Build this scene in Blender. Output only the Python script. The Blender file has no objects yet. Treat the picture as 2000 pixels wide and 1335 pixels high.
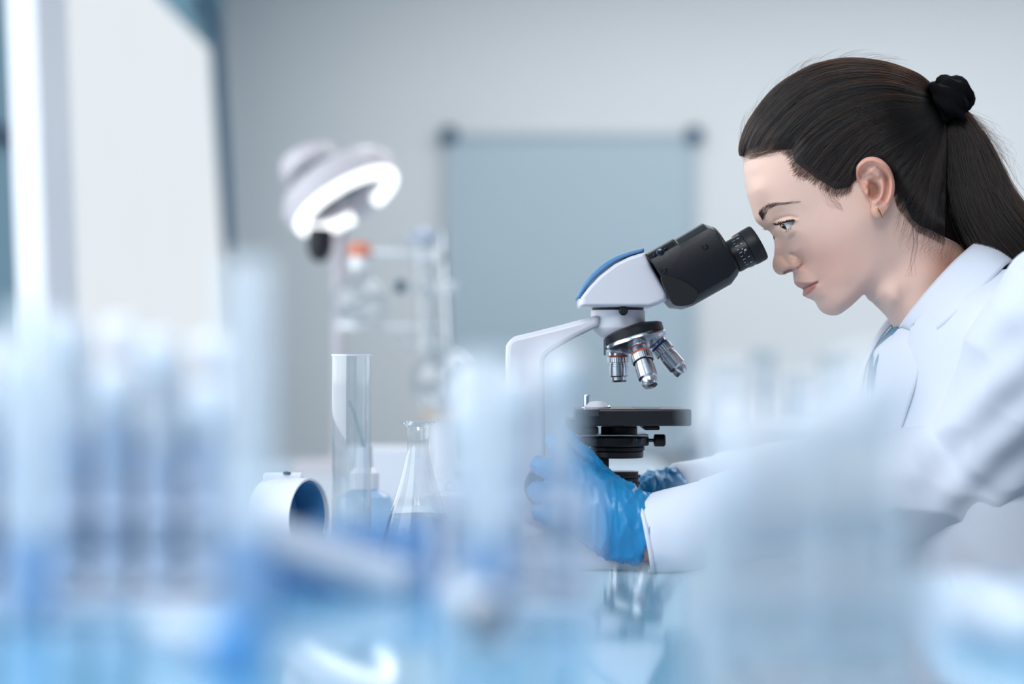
import bpy, bmesh, math, random
import numpy as np
from mathutils import Vector, Matrix, noise as mnoise
random.seed(7); rng = np.random.default_rng(7)
SC = bpy.context.scene
COL = SC.collection
# ------------------------------------------------------------------ camera, world, lights, exposure
F, CX, CY, ZC = 2000*70/36, 1030.0, 713.0, 1.086      # focal length and principal point (2000x1335 frame), camera height
BENCH, SHELF = 0.888, 0.98                              # bench top, raised glossy shelf top
D0 = 2.0                                               # distance of the plane through microscope and face

def at(px, py, d):
    return Vector(((px-CX)*d/F, d, ZC-(py-CY)*d/F))

cam_data = bpy.data.cameras.new('camera')
cam = bpy.data.objects.new('camera', cam_data); COL.objects.link(cam)
cam.location = (0, 0, ZC); cam.rotation_euler = (math.pi/2, 0, 0)
cam_data.sensor_width = 36; cam_data.lens = 70
cam_data.shift_x = (1000-CX)/2000; cam_data.shift_y = (CY-667.5)/2000
cam_data.clip_start = 0.05
cam_data.dof.use_dof = True; cam_data.dof.focus_distance = 1.95; cam_data.dof.aperture_fstop = 2.2
SC.camera = cam
SC.view_settings.view_transform = 'Standard'; SC.view_settings.look = 'None'
SC.view_settings.gamma = 1; SC.view_settings.use_curve_mapping = False
SC.view_settings.exposure = 0.04
SC.cycles.use_denoising = True
SC.cycles.max_bounces = 6; SC.cycles.diffuse_bounces = 3; SC.cycles.glossy_bounces = 4; SC.cycles.transparent_max_bounces = 24; SC.cycles.transmission_bounces = 6
SC.cycles.use_light_tree = False; SC.cycles.use_adaptive_sampling = True; SC.cycles.adaptive_threshold = 0.035
SC.cycles.sample_clamp_indirect = 6.0
SC.cycles.caustics_reflective = False; SC.cycles.caustics_refractive = False

world = bpy.data.worlds.new('world'); SC.world = world; world.use_nodes = True
bg = world.node_tree.nodes['Background']
bg.inputs[0].default_value = (0.74, 0.87, 1.0, 1); bg.inputs[1].default_value = 0.12

def area(name, loc, rot, sx, sy, power, color):
    l = bpy.data.lights.new(name, 'AREA'); l.shape = 'RECTANGLE'; l.size = sx; l.size_y = sy
    l.energy = power; l.color = color
    o = bpy.data.objects.new(name, l); COL.objects.link(o); o.location = loc; o.rotation_euler = rot
    return o
# unseen left window and ceiling panels, added to light the face, racks and walls
area('unseen_window_light', (-0.98, 1.92, 1.66), (0, -math.pi/2, 0), 1.2, 3.4, 23, (0.90, 0.96, 1.0))
area('added_panel_light', (-0.20, -0.20, 2.72), (0, 0, 0), 1.2, 1.2, 47, (0.93, 0.97, 1.0))
area('added_panel_light', (0.9, 3.3, 2.72), (0, 0, 0), 1.2, 1.2, 11, (0.93, 0.97, 1.0))
area('added_panel_light', (1.05, 5.75, 2.72), (0, 0, 0), 3.2, 0.9, 45, (0.97, 0.985, 1.0))

# ------------------------------------------------------------------ materials
def lin(c):
    out = []
    for v in c:
        v /= 255.0
        out.append(v/12.92 if v <= 0.04045 else ((v+0.055)/1.055)**2.4)
    return tuple(out)+(1.0,)

MATS = {}
def mat(name, rgb, rough=0.5, metal=0.0, var=0.06, nscale=20, bump=0.0, bscale=80, spec=0.5, sss=0.0,
        trans=0.0, ior=1.45, coat=0.0, emit=0.0, aniso=0.0, alpha=1.0, sheen=0.0):
    if name in MATS: return MATS[name]
    m = bpy.data.materials.new(name); m.use_nodes = True
    nt = m.node_tree; p = nt.nodes['Principled BSDF']
    tc = nt.nodes.new('ShaderNodeTexCoord'); nz = nt.nodes.new('ShaderNodeTexNoise')
    nz.inputs['Scale'].default_value = nscale; nz.inputs['Detail'].default_value = 4
    nt.links.new(tc.outputs['Object'], nz.inputs['Vector'])
    mx = nt.nodes.new('ShaderNodeMix'); mx.data_type = 'RGBA'
    c = lin(rgb)
    mx.inputs[6].default_value = tuple(v*(1-var) for v in c[:3])+(1,)
    mx.inputs[7].default_value = tuple(min(1, v*(1+var)) for v in c[:3])+(1,)
    nt.links.new(nz.outputs['Fac'], mx.inputs[0]); nt.links.new(mx.outputs[2], p.inputs['Base Color'])
    p.inputs['Roughness'].default_value = rough; p.inputs['Metallic'].default_value = metal
    p.inputs['Specular IOR Level'].default_value = spec; p.inputs['IOR'].default_value = ior
    p.inputs['Transmission Weight'].default_value = trans; p.inputs['Coat Weight'].default_value = coat
    p.inputs['Coat Roughness'].default_value = 0.05
    p.inputs['Anisotropic'].default_value = aniso; p.inputs['Alpha'].default_value = alpha
    p.inputs['Sheen Weight'].default_value = sheen
    if sss:
        p.inputs['Subsurface Weight'].default_value = sss
        p.inputs['Subsurface Radius'].default_value = (1.0, 0.35, 0.2); p.inputs['Subsurface Scale'].default_value = 0.006
    if emit:
        p.inputs['Emission Color'].default_value = c; p.inputs['Emission Strength'].default_value = emit
    if bump:
        n2 = nt.nodes.new('ShaderNodeTexNoise'); n2.inputs['Scale'].default_value = bscale; n2.inputs['Detail'].default_value = 6
        nt.links.new(tc.outputs['Object'], n2.inputs['Vector'])
        b = nt.nodes.new('ShaderNodeBump'); b.inputs['Strength'].default_value = bump; b.inputs['Distance'].default_value = 0.002
        nt.links.new(n2.outputs['Fac'], b.inputs['Height']); nt.links.new(b.outputs['Normal'], p.inputs['Normal'])
    MATS[name] = m
    return m

def thin_glass(name, tint=(235, 243, 248), rough=0.03, base=0.06, body=0.0, body_rgb=(215, 225, 240), edge=0.9, trl=0.5):
    """thin walled glass: clear body, Fresnel reflection, an optional share of milky plastic"""
    if name in MATS: return MATS[name]
    m = bpy.data.materials.new(name); m.use_nodes = True; nt = m.node_tree
    for n in list(nt.nodes): nt.nodes.remove(n)
    out = nt.nodes.new('ShaderNodeOutputMaterial'); tr = nt.nodes.new('ShaderNodeBsdfTransparent')
    gl = nt.nodes.new('ShaderNodeBsdfGlossy'); fr = nt.nodes.new('ShaderNodeLayerWeight'); mx = nt.nodes.new('ShaderNodeMixShader')
    tr.inputs[0].default_value = lin(tint); gl.inputs['Roughness'].default_value = rough
    fr.inputs['Blend'].default_value = 0.35
    mr = nt.nodes.new('ShaderNodeMapRange'); mr.inputs['To Min'].default_value = base; mr.inputs['To Max'].default_value = edge
    pw = nt.nodes.new('ShaderNodeMath'); pw.operation = 'POWER'; pw.inputs[1].default_value = 2.0
    nt.links.new(fr.outputs['Facing'], pw.inputs[0]); nt.links.new(pw.outputs[0], mr.inputs['Value'])
    nt.links.new(mr.outputs[0], mx.inputs[0]); nt.links.new(tr.outputs[0], mx.inputs[1]); nt.links.new(gl.outputs[0], mx.inputs[2])
    last = mx.outputs[0]
    if body:
        df = nt.nodes.new('ShaderNodeBsdfPrincipled'); df.inputs['Base Color'].default_value = lin(body_rgb); df.inputs['Roughness'].default_value = 0.35
        tl = nt.nodes.new('ShaderNodeBsdfTranslucent'); tl.inputs[0].default_value = lin(body_rgb)
        m1 = nt.nodes.new('ShaderNodeMixShader'); m1.inputs[0].default_value = trl
        nt.links.new(df.outputs[0], m1.inputs[1]); nt.links.new(tl.outputs[0], m1.inputs[2])
        m2 = nt.nodes.new('ShaderNodeMixShader'); nz = nt.nodes.new('ShaderNodeTexNoise'); nz.inputs['Scale'].default_value = 30
        m3 = nt.nodes.new('ShaderNodeMapRange'); m3.inputs['To Min'].default_value = body*0.85; m3.inputs['To Max'].default_value = min(1, body*1.15)
        nt.links.new(nz.outputs['Fac'], m3.inputs['Value']); nt.links.new(m3.outputs[0], m2.inputs[0])
        nt.links.new(last, m2.inputs[1]); nt.links.new(m1.outputs[0], m2.inputs[2]); last = m2.outputs[0]
    nt.links.new(last, out.inputs[0]); MATS[name] = m
    return m

def emission(name, rgb, strength):
    if name in MATS: return MATS[name]
    m = bpy.data.materials.new(name); m.use_nodes = True; nt = m.node_tree
    for n in list(nt.nodes): nt.nodes.remove(n)
    out = nt.nodes.new('ShaderNodeOutputMaterial'); e = nt.nodes.new('ShaderNodeEmission')
    nz = nt.nodes.new('ShaderNodeTexNoise'); nz.inputs['Scale'].default_value = 3
    tc = nt.nodes.new('ShaderNodeTexCoord'); nt.links.new(tc.outputs['Object'], nz.inputs['Vector'])
    mx = nt.nodes.new('ShaderNodeMix'); mx.data_type = 'RGBA'; c = lin(rgb)
    mx.inputs[6].default_value = tuple(v*0.95 for v in c[:3])+(1,); mx.inputs[7].default_value = c
    nt.links.new(nz.outputs['Fac'], mx.inputs[0]); nt.links.new(mx.outputs[2], e.inputs[0])
    m.cycles.emission_sampling = 'NONE' if strength > 1 else 'FRONT'
    e.inputs[1].default_value = strength; nt.links.new(e.outputs[0], out.inputs[0]); MATS[name] = m
    return m

# ------------------------------------------------------------------ mesh helpers
def frame_of(axis):
    z = Vector(axis).normalized()
    x = Vector((0, 1, 0)).cross(z)
    if x.length < 1e-4: x = Vector((1, 0, 0))
    x.normalize(); y = z.cross(x)
    return x, y, z

class MB:
    def __init__(s): s.v = []; s.f = []
    def add(s, verts, faces):
        o = len(s.v); s.v += [tuple(p) for p in verts]; s.f += [tuple(i+o for i in f) for f in faces]; return s
    def box(s, c, size, rot=None):
        c = Vector(c); hx, hy, hz = [q/2 for q in size]
        P = [Vector((sx*hx, sy*hy, sz*hz)) for sx in (-1, 1) for sy in (-1, 1) for sz in (-1, 1)]
        if rot is not None: P = [rot @ p for p in P]
        return s.add([c+p for p in P], [(0, 1, 3, 2), (4, 6, 7, 5), (0, 4, 5, 1), (2, 3, 7, 6), (0, 2, 6, 4), (1, 5, 7, 3)])
    def lathe(s, org, axis, prof, n=48, closed=False, cap=True):
        """prof: list of (radius, distance along axis)"""
        x, y, z = frame_of(axis); org = Vector(org); V = []; Fc = []
        for r, h in prof:
            for k in range(n):
                a = 2*math.pi*k/n
                V.append(org+z*h+(x*math.cos(a)+y*math.sin(a))*max(r, 1e-5))
        m = len(prof)
        for i in range(m if closed else m-1):
            j = (i+1) % m
            for k in range(n):
                l = (k+1) % n
                Fc.append((i*n+k, i*n+l, j*n+l, j*n+k))
        if cap and not closed:
            Fc.append(tuple(range(n-1, -1, -1))); Fc.append(tuple((m-1)*n+k for k in range(n)))
        return s.add(V, Fc)
    def tube(s, pts, rad, n=12, cap=True):
        pts = [Vector(p) for p in pts]; m = len(pts); V = []; Fc = []
        rad = rad if hasattr(rad, '__len__') else [rad]*m
        t = (pts[1]-pts[0]).normalized(); x, y, _ = frame_of(t)
        for i, p in enumerate(pts):
            t2 = (pts[min(i+1, m-1)]-pts[max(i-1, 0)]).normalized()
            q = t.rotation_difference(t2); x = q @ x; y = q @ y; t = t2
            for k in range(n):
                a = 2*math.pi*k/n; V.append(p+(x*math.cos(a)+y*math.sin(a))*rad[i])
        for i in range(m-1):
            for k in range(n):
                l = (k+1) % n; Fc.append((i*n+k, i*n+l, (i+1)*n+l, (i+1)*n+k))
        if cap: Fc.append(tuple(range(n-1, -1, -1))); Fc.append(tuple((m-1)*n+k for k in range(n)))
        return s.add(V, Fc)
    def prism(s, near, far):
        """two matching outlines joined"""
        n = len(near)
        return s.add(list(near)+list(far), [tuple(range(n)), tuple(range(2*n-1, n-1, -1))] +
                     [(i, i+n, (i+1) % n+n, (i+1) % n) for i in range(n)])
    def grid(s, rows, wrap=False):
        m, n = len(rows), len(rows[0]); V = [p for r in rows for p in r]
        return s.add(V, [(i*n+k, i*n+(k+1) % n, (i+1)*n+(k+1) % n, (i+1)*n+k) for i in range(m-1) for k in range(n if wrap else n-1)])
    def build(s, name, material, parent=None, bevel=0, smooth=35, solid=0, subsurf=0):
        me = bpy.data.meshes.new(name); me.from_pydata(s.v, [], s.f); me.validate()
        bm = bmesh.new(); bm.from_mesh(me); bmesh.ops.recalc_face_normals(bm, faces=bm.faces); bm.to_mesh(me); bm.free()
        return finish(me, name, material, parent, bevel, smooth, solid, subsurf)

def finish(me, name, material, parent=None, bevel=0, smooth=35, solid=0, subsurf=0):
    o = bpy.data.objects.new(name, me); COL.objects.link(o)
    me.materials.append(material)
    if smooth is not None:
        me.shade_smooth()
        if smooth < 180: me.set_sharp_from_angle(angle=math.radians(smooth))
    if solid:
        md = o.modifiers.new('solid', 'SOLIDIFY'); md.thickness = solid; md.offset = 0
    if bevel:
        md = o.modifiers.new('bevel', 'BEVEL'); md.width = bevel; md.segments = 3; md.limit_method = 'ANGLE'; md.angle_limit = math.radians(35)
        md.harden_normals = False
    if subsurf:
        md = o.modifiers.new('sub', 'SUBSURF'); md.levels = subsurf; md.render_levels = subsurf
    if parent is not None: attach(o, parent)
    return o

def world_loc(o):
    p = Vector(o.location)
    return p
ROOTLOC = {}
def attach(o, parent):
    o.parent = parent
    o.matrix_parent_inverse = Matrix.Translation(-ROOTLOC.get(parent.name, Vector((0, 0, 0))))

def thing(name, label, cat, loc=(0, 0, 0), group=None):
    o = bpy.data.objects.new(name, None); COL.objects.link(o); o.location = loc; o.empty_display_size = 0.02
    o['label'] = label; o['category'] = cat
    if group: o['group'] = group
    ROOTLOC[o.name] = Vector(loc)
    return o
def tag(o, label, cat, group=None, kind=None):
    if label: o['label'] = label
    if cat: o['category'] = cat
    if group: o['group'] = group
    if kind: o['kind'] = kind
    return o
def struct(o): o['kind'] = 'structure'; return o
def copy_tree(o, delta, label=None):
    c = o.copy(); COL.objects.link(c); c.location = Vector(o.location)+Vector(delta)
    if label: c['label'] = label
    for ch in o.children:
        d = ch.copy(); COL.objects.link(d); d.parent = c
        for g in ch.children:
            e = g.copy(); COL.objects.link(e); e.parent = d
    return c

def spline(P, n, closed=False):
    """Catmull-Rom through points (numpy)"""
    P = np.array(P, float); m = len(P); out = []
    segs = m if closed else m-1
    t = np.linspace(0, segs, n, endpoint=not closed)
    for u in t:
        i = min(int(u), segs-1); f = u-i
        if closed: a, b, c, d = P[(i-1) % m], P[i % m], P[(i+1) % m], P[(i+2) % m]
        else: a, b, c, d = P[max(i-1, 0)], P[i], P[min(i+1, m-1)], P[min(i+2, m-1)]
        out.append(0.5*((2*b)+(c-a)*f+(2*a-5*b+4*c-d)*f*f+(3*b-a-3*c+d)*f**3))
    return np.array(out)

# signed distance fields -> mesh (naive surface nets)
def round_cone(P, a, b, r1, r2):
    a = np.array(a); b = np.array(b); ba = b-a; l2 = ba@ba; rr = r1-r2; a2 = l2-rr*rr; il2 = 1/l2
    pa = P-a; y = pa@ba; z = y-l2
    x2 = ((pa*l2-y[..., None]*ba)**2).sum(-1); y2 = y*y*l2; z2 = z*z*l2
    k = np.sign(rr)*rr*rr*x2
    d = (np.sqrt(x2*a2*il2)+y*rr)*il2-r1
    m1 = np.sign(z)*a2*z2 > k; m2 = np.sign(y)*a2*y2 < k
    return np.where(m1, np.sqrt(x2+z2)*il2-r2, np.where(m2, np.sqrt(x2+y2)*il2-r1, d))
def ellipsoid(P, c, r, R=None):
    q = P-np.array(c)
    if R is not None: q = q@R
    q = q/np.array(r); k0 = np.sqrt((q*q).sum(-1)); k1 = np.sqrt(((q/np.array(r))**2).sum(-1))
    return k0*(k0-1)/np.maximum(k1, 1e-9)
def smin(a, b, k):
    h = np.clip(0.5+0.5*(b-a)/k, 0, 1)
    return b*(1-h)+a*h-k*h*(1-h)
def surface_nets(func, lo, hi, step):
    lo = np.array(lo, float); hi = np.array(hi, float)
    n = np.ceil((hi-lo)/step).astype(int)+1
    ax = [lo[i]+step*np.arange(n[i]) for i in range(3)]
    G = np.stack(np.meshgrid(*ax, indexing='ij'), -1); f = func(G)
    s = f < 0
    corners = [(i, j, k) for i in (0, 1) for j in (0, 1) for k in (0, 1)]
    sl = lambda c: tuple(slice(c[q], n[q]-1+c[q]) for q in range(3))
    cnt = sum(s[sl(c)].astype(int) for c in corners); act = (cnt > 0) & (cnt < 8)
    acc = np.zeros(tuple(n-1)+(3,)); w = np.zeros(tuple(n-1))
    for c in corners:
        for d in range(3):
            if c[d] == 0:
                e = list(c); e[d] = 1; e = tuple(e)
                fa, fb = f[sl(c)], f[sl(e)]; cr = (fa < 0) != (fb < 0)
                t = np.where(cr, fa/np.where(cr, fa-fb, 1), 0)
                p = np.array(c, float)+np.zeros(acc.shape); p[..., d] += t
                acc += np.where(cr[..., None], p, 0); w += cr
    idx = -np.ones(tuple(n-1), int); idx[act] = np.arange(act.sum())
    cell = np.argwhere(act); V = lo+step*(cell+acc[act]/w[act][:, None])
    Q = []
    for d in range(3):
        u, v = (d+1) % 3, (d+2) % 3
        a = [slice(1, n[q]-1) for q in range(3)]; a[d] = slice(0, n[d]-1)
        b = list(a); b[d] = slice(1, n[d])
        s0, s1 = s[tuple(a)], s[tuple(b)]
        P = np.argwhere(s0 != s1); fl = s0[s0 != s1]
        P = P+np.array([1 if q != d else 0 for q in range(3)])
        def g(du, dv):
            r = P.copy(); r[:, u] += du; r[:, v] += dv; return idx[r[:, 0], r[:, 1], r[:, 2]]
        q = np.stack([g(-1, -1), g(0, -1), g(0, 0), g(-1, 0)], 1)
        q[~fl] = q[~fl][:, ::-1]; Q.append(q)
    Q = np.concatenate(Q); Q = Q[(Q >= 0).all(1)]
    return V, Q
def relax(V, Q, it=2, lam=0.5):
    E = np.concatenate([Q[:, [0, 1]], Q[:, [1, 2]], Q[:, [2, 3]], Q[:, [3, 0]]])
    for _ in range(it):
        acc = np.zeros_like(V); c = np.zeros(len(V))
        np.add.at(acc, E[:, 0], V[E[:, 1]]); np.add.at(acc, E[:, 1], V[E[:, 0]])
        np.add.at(c, E[:, 0], 1); np.add.at(c, E[:, 1], 1)
        V = V+lam*(acc/np.maximum(c, 1)[:, None]-V)
    return V
def normals(V, Q):
    nrm = np.cross(V[Q[:, 2]]-V[Q[:, 0]], V[Q[:, 3]]-V[Q[:, 1]]); N = np.zeros_like(V)
    for k in range(4): np.add.at(N, Q[:, k], nrm)
    return N/np.maximum(np.linalg.norm(N, axis=1), 1e-12)[:, None]
def np_mesh(name, V, Q):
    me = bpy.data.meshes.new(name); me.from_pydata(V.tolist(), [], Q.tolist()); me.update()
    return me
def ss(a, b, x):
    t = np.clip((x-a)/(b-a), 0, 1); return t*t*(3-2*t)
def seg_dist(P, poly):
    """distance of 2D points to an open polyline"""
    d = np.full(P.shape[:-1], 1e9)
    for a, b in zip(poly[:-1], poly[1:]):
        a = np.array(a, float); b = np.array(b, float); ab = b-a
        t = np.clip(((P-a)@ab)/(ab@ab), 0, 1); d = np.minimum(d, np.linalg.norm(P-(a+t[..., None]*ab), axis=-1))
    return d
def inside(P, poly):
    x, y = P[..., 0], P[..., 1]; r = np.zeros(x.shape, bool); n = len(poly)
    for i in range(n):
        x1, y1 = poly[i]; x2, y2 = poly[(i+1) % n]
        c = (y1 > y) != (y2 > y)
        with np.errstate(divide='ignore', invalid='ignore'):
            r ^= c & (x < (x2-x1)*(y-y1)/(y2-y1+1e-12)+x1)
    return r
# ------------------------------------------------------------------ setting
M_wall = mat('wall_paint', (211, 214, 216), 0.75, var=0.02, nscale=2, bump=0.05)
M_wall_l = mat('wall_teal', (112, 150, 168), 0.6, var=0.05, nscale=2)
M_floor = mat('floor_vinyl', (150, 165, 178), 0.4, var=0.08, nscale=6)
M_ceil = mat('ceiling_paint', (225, 230, 234), 0.8, var=0.02)
M_bench = mat('bench_laminate', (196, 210, 222), 0.25, var=0.04, nscale=8)
M_shelf = mat('shelf_blue_gloss', (112, 170, 204), 0.06, var=0.05, nscale=5, coat=0.6)
M_white = mat('white_plastic', (222, 224, 232), 0.3, var=0.02, nscale=12)
M_navy = mat('navy_metal', (28, 72, 104), 0.4, var=0.08)
M_teal = mat('teal_plastic', (12, 70, 96), 0.4, var=0.08)
M_grey = mat('grey_metal', (150, 160, 172), 0.35, metal=0.6, var=0.05)
M_chrome = mat('chrome', (205, 210, 216), 0.16, metal=1.0, var=0.03)
M_black = mat('black_plastic', (22, 23, 32), 0.38, var=0.15, nscale=40)
M_glassthin = thin_glass('lab_glass', (246, 249, 251), base=0.14, edge=0.6)
M_clamp = mat('clamp_metal', (226, 229, 232), 0.35, metal=0.4, var=0.04)
M_pane = emission('frosted_daylight_pane', (238, 246, 252), 0.92)
XL, XR, YB, YF, ZT = -1.10, 3.0, 7.2, -2.0, 2.8

struct(MB().box(((XL+XR)/2, (YB+YF)/2, -0.05), (XR-XL+0.4, YB-YF+0.4, 0.1)).build('floor', M_floor))
struct(MB().box(((XL+XR)/2, (YB+YF)/2, ZT+0.05), (XR-XL+0.4, YB-YF+0.4, 0.1)).build('ceiling', M_ceil))
struct(MB().box(((XL+XR)/2, YB+0.05, ZT/2), (XR-XL+0.4, 0.1, ZT)).build('wall_back', M_wall))
struct(MB().box((XR+0.05, (YB+YF)/2, ZT/2), (0.1, YB-YF, ZT)).build('wall_right', M_wall))
W2 = (0.20, 3.65, 1.0, 2.30)
wl = MB()
for y0, y1, z0, z1 in ((YF, W2[0], 0, ZT), (W2[1], YB, 0, ZT), (W2[0], W2[1], 0, W2[2]), (W2[0], W2[1], W2[3], ZT)):
    wl.box((XL-0.05, (y0+y1)/2, (z0+z1)/2), (0.1, y1-y0, z1-z0))
struct(wl.build('wall_left', M_wall_l))
# unseen window beside the camera, lengthened to light face and racks: frame, pane
w = struct(MB().box((XL-0.08, (W2[0]+W2[1])/2, (W2[2]+W2[3])/2), (0.02, W2[1]-W2[0], W2[3]-W2[2])).build('unseen_window', M_pane))
fr = MB()
for y in (W2[0]+0.03, (W2[0]+W2[1])/2, W2[1]-0.03): fr.box((XL-0.04, y, (W2[2]+W2[3])/2), (0.05, 0.06, W2[3]-W2[2]))
for z in (W2[2]+0.03, W2[3]-0.03): fr.box((XL-0.04, (W2[0]+W2[1])/2, z), (0.05, W2[1]-W2[0], 0.06))
fr.build('window_frame', M_white, w)
# the window in view: a bright sheet standing out of the wall, foot tilted inwards
b6, t6 = at(456, 803, 6.6), at(409, 95, 6.6)
nb, nt_ = Vector((b6.x, 4.42, b6.z)), Vector((t6.x, 4.42, t6.z))
off = Vector((-0.012, 0, 0))
w1 = struct(MB().prism([b6, t6, nt_, nb], [p+off for p in (b6, t6, nt_, nb)]).build('window_1', M_pane))
fr = MB()
fr.tube([b6+off*2, t6+off*2, nt_+off*2, nb+off*2, b6+off*2], 0.012, 8); fr.build('window_frame', M_white, w1)
pst = spline([at(446, 500, 6.64), at(438, 300, 6.64), at(427, 110, 6.64), at(420, 55, 6.64), at(402, 12, 6.64), at(364, -22, 6.64), at(300, -60, 6.64)], 40)
struct(MB().tube(pst, 0.0165, 12).build('trim_1', M_navy))
# post in front of the left wall
def lean_box(x0, x1, d0, d1, ytop, ybot, lean):
    q = []
    for d in (d0, d1):
        X0, X1 = at(x0, 0, d0).x, at(x1, 0, d0).x; l = lean*d0/F
        zt, zb = at(0, ytop, d0).z, at(0, ybot, d0).z
        q.append([Vector((X0, d, zt)), Vector((X1, d, zt)), Vector((X1+l, d, zb)), Vector((X0+l, d, zb))])
    return MB().prism(*q)
struct(lean_box(-22, 40, 3.6, 3.84, -900, 1000, 70).build('trim_2', M_white, bevel=0.004))
struct(MB().box((XL+0.01, 3.3, at(0, 265, 4.2).z), (0.02, 2.2, 0.03)).build('trim_3', M_navy))
# unseen ceiling panels, added to brighten the racks, the room and the back wall
for i, (x, y) in enumerate(((-0.20, -0.20), (0.9, 3.3), (1.05, 5.75))):
    t = thing('added_ceiling_light', ('added square ceiling light panel nearest the camera side', 'added square ceiling light panel above the bench', 'added long ceiling light panel near the back wall')[i], 'light', (x, y, ZT))
    sx_, sy_ = ((1.2, 1.2), (1.2, 1.2), (3.2, 0.9))[i]
    MB().box((x, y, ZT-0.02), (sx_+0.06, sy_+0.06, 0.04)).build('frame', M_white, t)
    MB().box((x, y, ZT-0.045), (sx_-0.02, sy_-0.02, 0.01)).build('diffuser', emission('panel_diffuser', (250, 252, 255), 2.0), t)

# benches
BX0, BX1, BY0, BY1 = -1.06, 0.27, 0.30, 4.25
t = thing('lab_bench', 'pale laminate laboratory bench carrying the microscope and glassware', 'bench', (0, 2, 0))
MB().box(((BX0+BX1)/2, (BY0+BY1)/2, BENCH-0.02), (BX1-BX0, BY1-BY0, 0.04)).build('worktop', M_bench, t, bevel=0.004)
for x in (BX0+0.25, BX1-0.25):
    MB().box((x, (BY0+BY1)/2, (BENCH-0.04)/2), (0.36, BY1-BY0-0.3, BENCH-0.04)).build('cabinet', M_white, t, bevel=0.003)
t = thing('raised_shelf', 'glossy blue raised shelf mirroring the lamp and microscope in front', 'shelf', (0, 0.7, BENCH))
MB().box((-0.37, 0.70, SHELF-0.006), (1.26, 0.64, 0.012)).build('top', M_shelf, t, bevel=0.003)
for x in (-0.97, 0.22):
    MB().box((x, 0.70, (BENCH+SHELF-0.012)/2), (0.02, 0.6, SHELF-0.012-BENCH)).build('support', M_shelf, t)
t = thing('back_counter', 'low pale counter along the back wall, far out of focus', 'counter', (1.4, 6.8, 0))
MB().box((1.80, 6.85, 0.86), (2.3, 0.66, 0.04)).build('worktop', M_bench, t, bevel=0.004)
MB().box((1.80, 6.88, 0.42), (2.2, 0.58, 0.84)).build('cabinet', M_white, t)

# whiteboard
YW = YB
def wb(px, py, d=YW-0.03): return at(px, py, d)
t = thing('whiteboard', 'grey whiteboard with dark teal corner caps on the back wall', 'whiteboard', tuple(wb(1115, 580)))
a, b = wb(877, 264), wb(1356, 880)
c = (a+b)/2; wdt, hgt = b.x-a.x, a.z-b.z
MB().box((c.x, YB-0.015, c.z), (wdt, 0.02, hgt)).build('board', mat('whiteboard_enamel', (168, 185, 195), 0.3, var=0.02, nscale=3), t)
M_alu = mat('aluminium_frame', (176, 188, 197), 0.4, var=0.04)
for z in (a.z, b.z): MB().box((c.x, YB-0.02, z), (wdt, 0.034, 0.022)).build('frame_rail', M_alu, t, bevel=0.003)
for x in (a.x, b.x): MB().box((x, YB-0.02, c.z), (0.022, 0.034, hgt)).build('frame_rail', M_alu, t, bevel=0.003)
for x in (a.x, b.x):
    for z in (a.z, b.z): MB().lathe((x, YB-0.045, z), (0, 1, 0), [(0.014, 0), (0.033, 0.003), (0.033, 0.04)], 20).build('corner_cap', M_teal, t)

# ------------------------------------------------------------------ objects far behind: lamp, distillation stand
DL = 3.6
mpx = DL/F
# magnifier lamp
base = Vector((at(664, 0, DL+0.1).x, DL+0.1, BENCH))
M_lampw = mat('lamp_enamel', (206, 200, 206), 0.4, var=0.02)
lamp = thing('magnifier_lamp', 'glowing ring magnifier lamp on a pale upright arm', 'lamp', tuple(base))
cR = at(670, 382, DL)
nrm = Vector((0.50, -0.21, -0.83)).normalized()          # the way the ring faces: down, right, towards the camera
e1 = Vector((0.848, 0.0, 0.53)); e1 = (e1-nrm*e1.dot(nrm)).normalized(); e2 = nrm.cross(e1)
def ring(rad, thick, a0, a1, n=48, lift=0.0):
    return [cR+nrm*lift+(e1*math.cos(a)+e2*math.sin(a))*rad for a in [a0+(a1-a0)*i/(n-1) for i in range(n)]]
sh = MB(); sh.lathe(cR, -nrm, [(0.108, -0.008), (0.112, 0.0), (0.112, 0.022), (0.096, 0.042), (0.076, 0.05), (0.066, 0.046), (0.066, 0.0), (0.07, -0.006)], 64, closed=True)
sh.build('lamp_shade', M_lampw, lamp)
MB().lathe(cR-nrm*0.012, -nrm, [(0.066, 0), (0.064, 0.003), (0.0, 0.006)], 48).build('lens', thin_glass('lamp_lens', (205, 225, 228), base=0.12), lamp)
# glowing tube, open where its socket sits (nearest the camera)
best = max(range(360), key=lambda k: (e1*math.cos(math.radians(k))+e2*math.sin(math.radians(k))).y*1.0+(e1*math.cos(math.radians(k))+e2*math.sin(math.radians(k))).x*0.25)
ga = math.radians(best)
MB().tube(ring(0.092, 0, ga+0.30, ga+2*math.pi-0.30, 64, 0.013), 0.0115, 12).build('ring_tube', emission('ring_glow', (248, 253, 255), 2.2), lamp)
MB().tube(ring(0.092, 0, ga-0.3, ga+0.3, 10, 0.013), 0.0108, 12).build('tube_socket', M_white, lamp)
bk = cR-nrm*0.05
MB().lathe(bk+Vector((-0.03, 0, 0.0)), Vector((-0.42, 0.3, 0.85)), [(0.05, 0), (0.055, 0.01), (0.05, 0.035), (0.03, 0.045)], 32).build('shade_cap', M_lampw, lamp)
MB().box(at(618, 322, DL-0.06), (0.062, 0.006, 0.009), Matrix.Rotation(-0.5, 3, 'Y')).build('vent_slot', M_teal, lamp)
hp = at(626, 445, DL); hq = at(624, 505, DL)
MB().lathe(hp, hq-hp, [(0.018, 0), (0.024, 0.008), (0.023, 0.036), (0.017, 0.054), (0.005, 0.062)], 24).build('handle', M_black, lamp)
j1 = bk+Vector((0.01, 0.03, -0.03)); j2 = at(662, 440, DL+0.10); jb = Vector((at(664, 0, DL+0.10).x, DL+0.10, BENCH))
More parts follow.
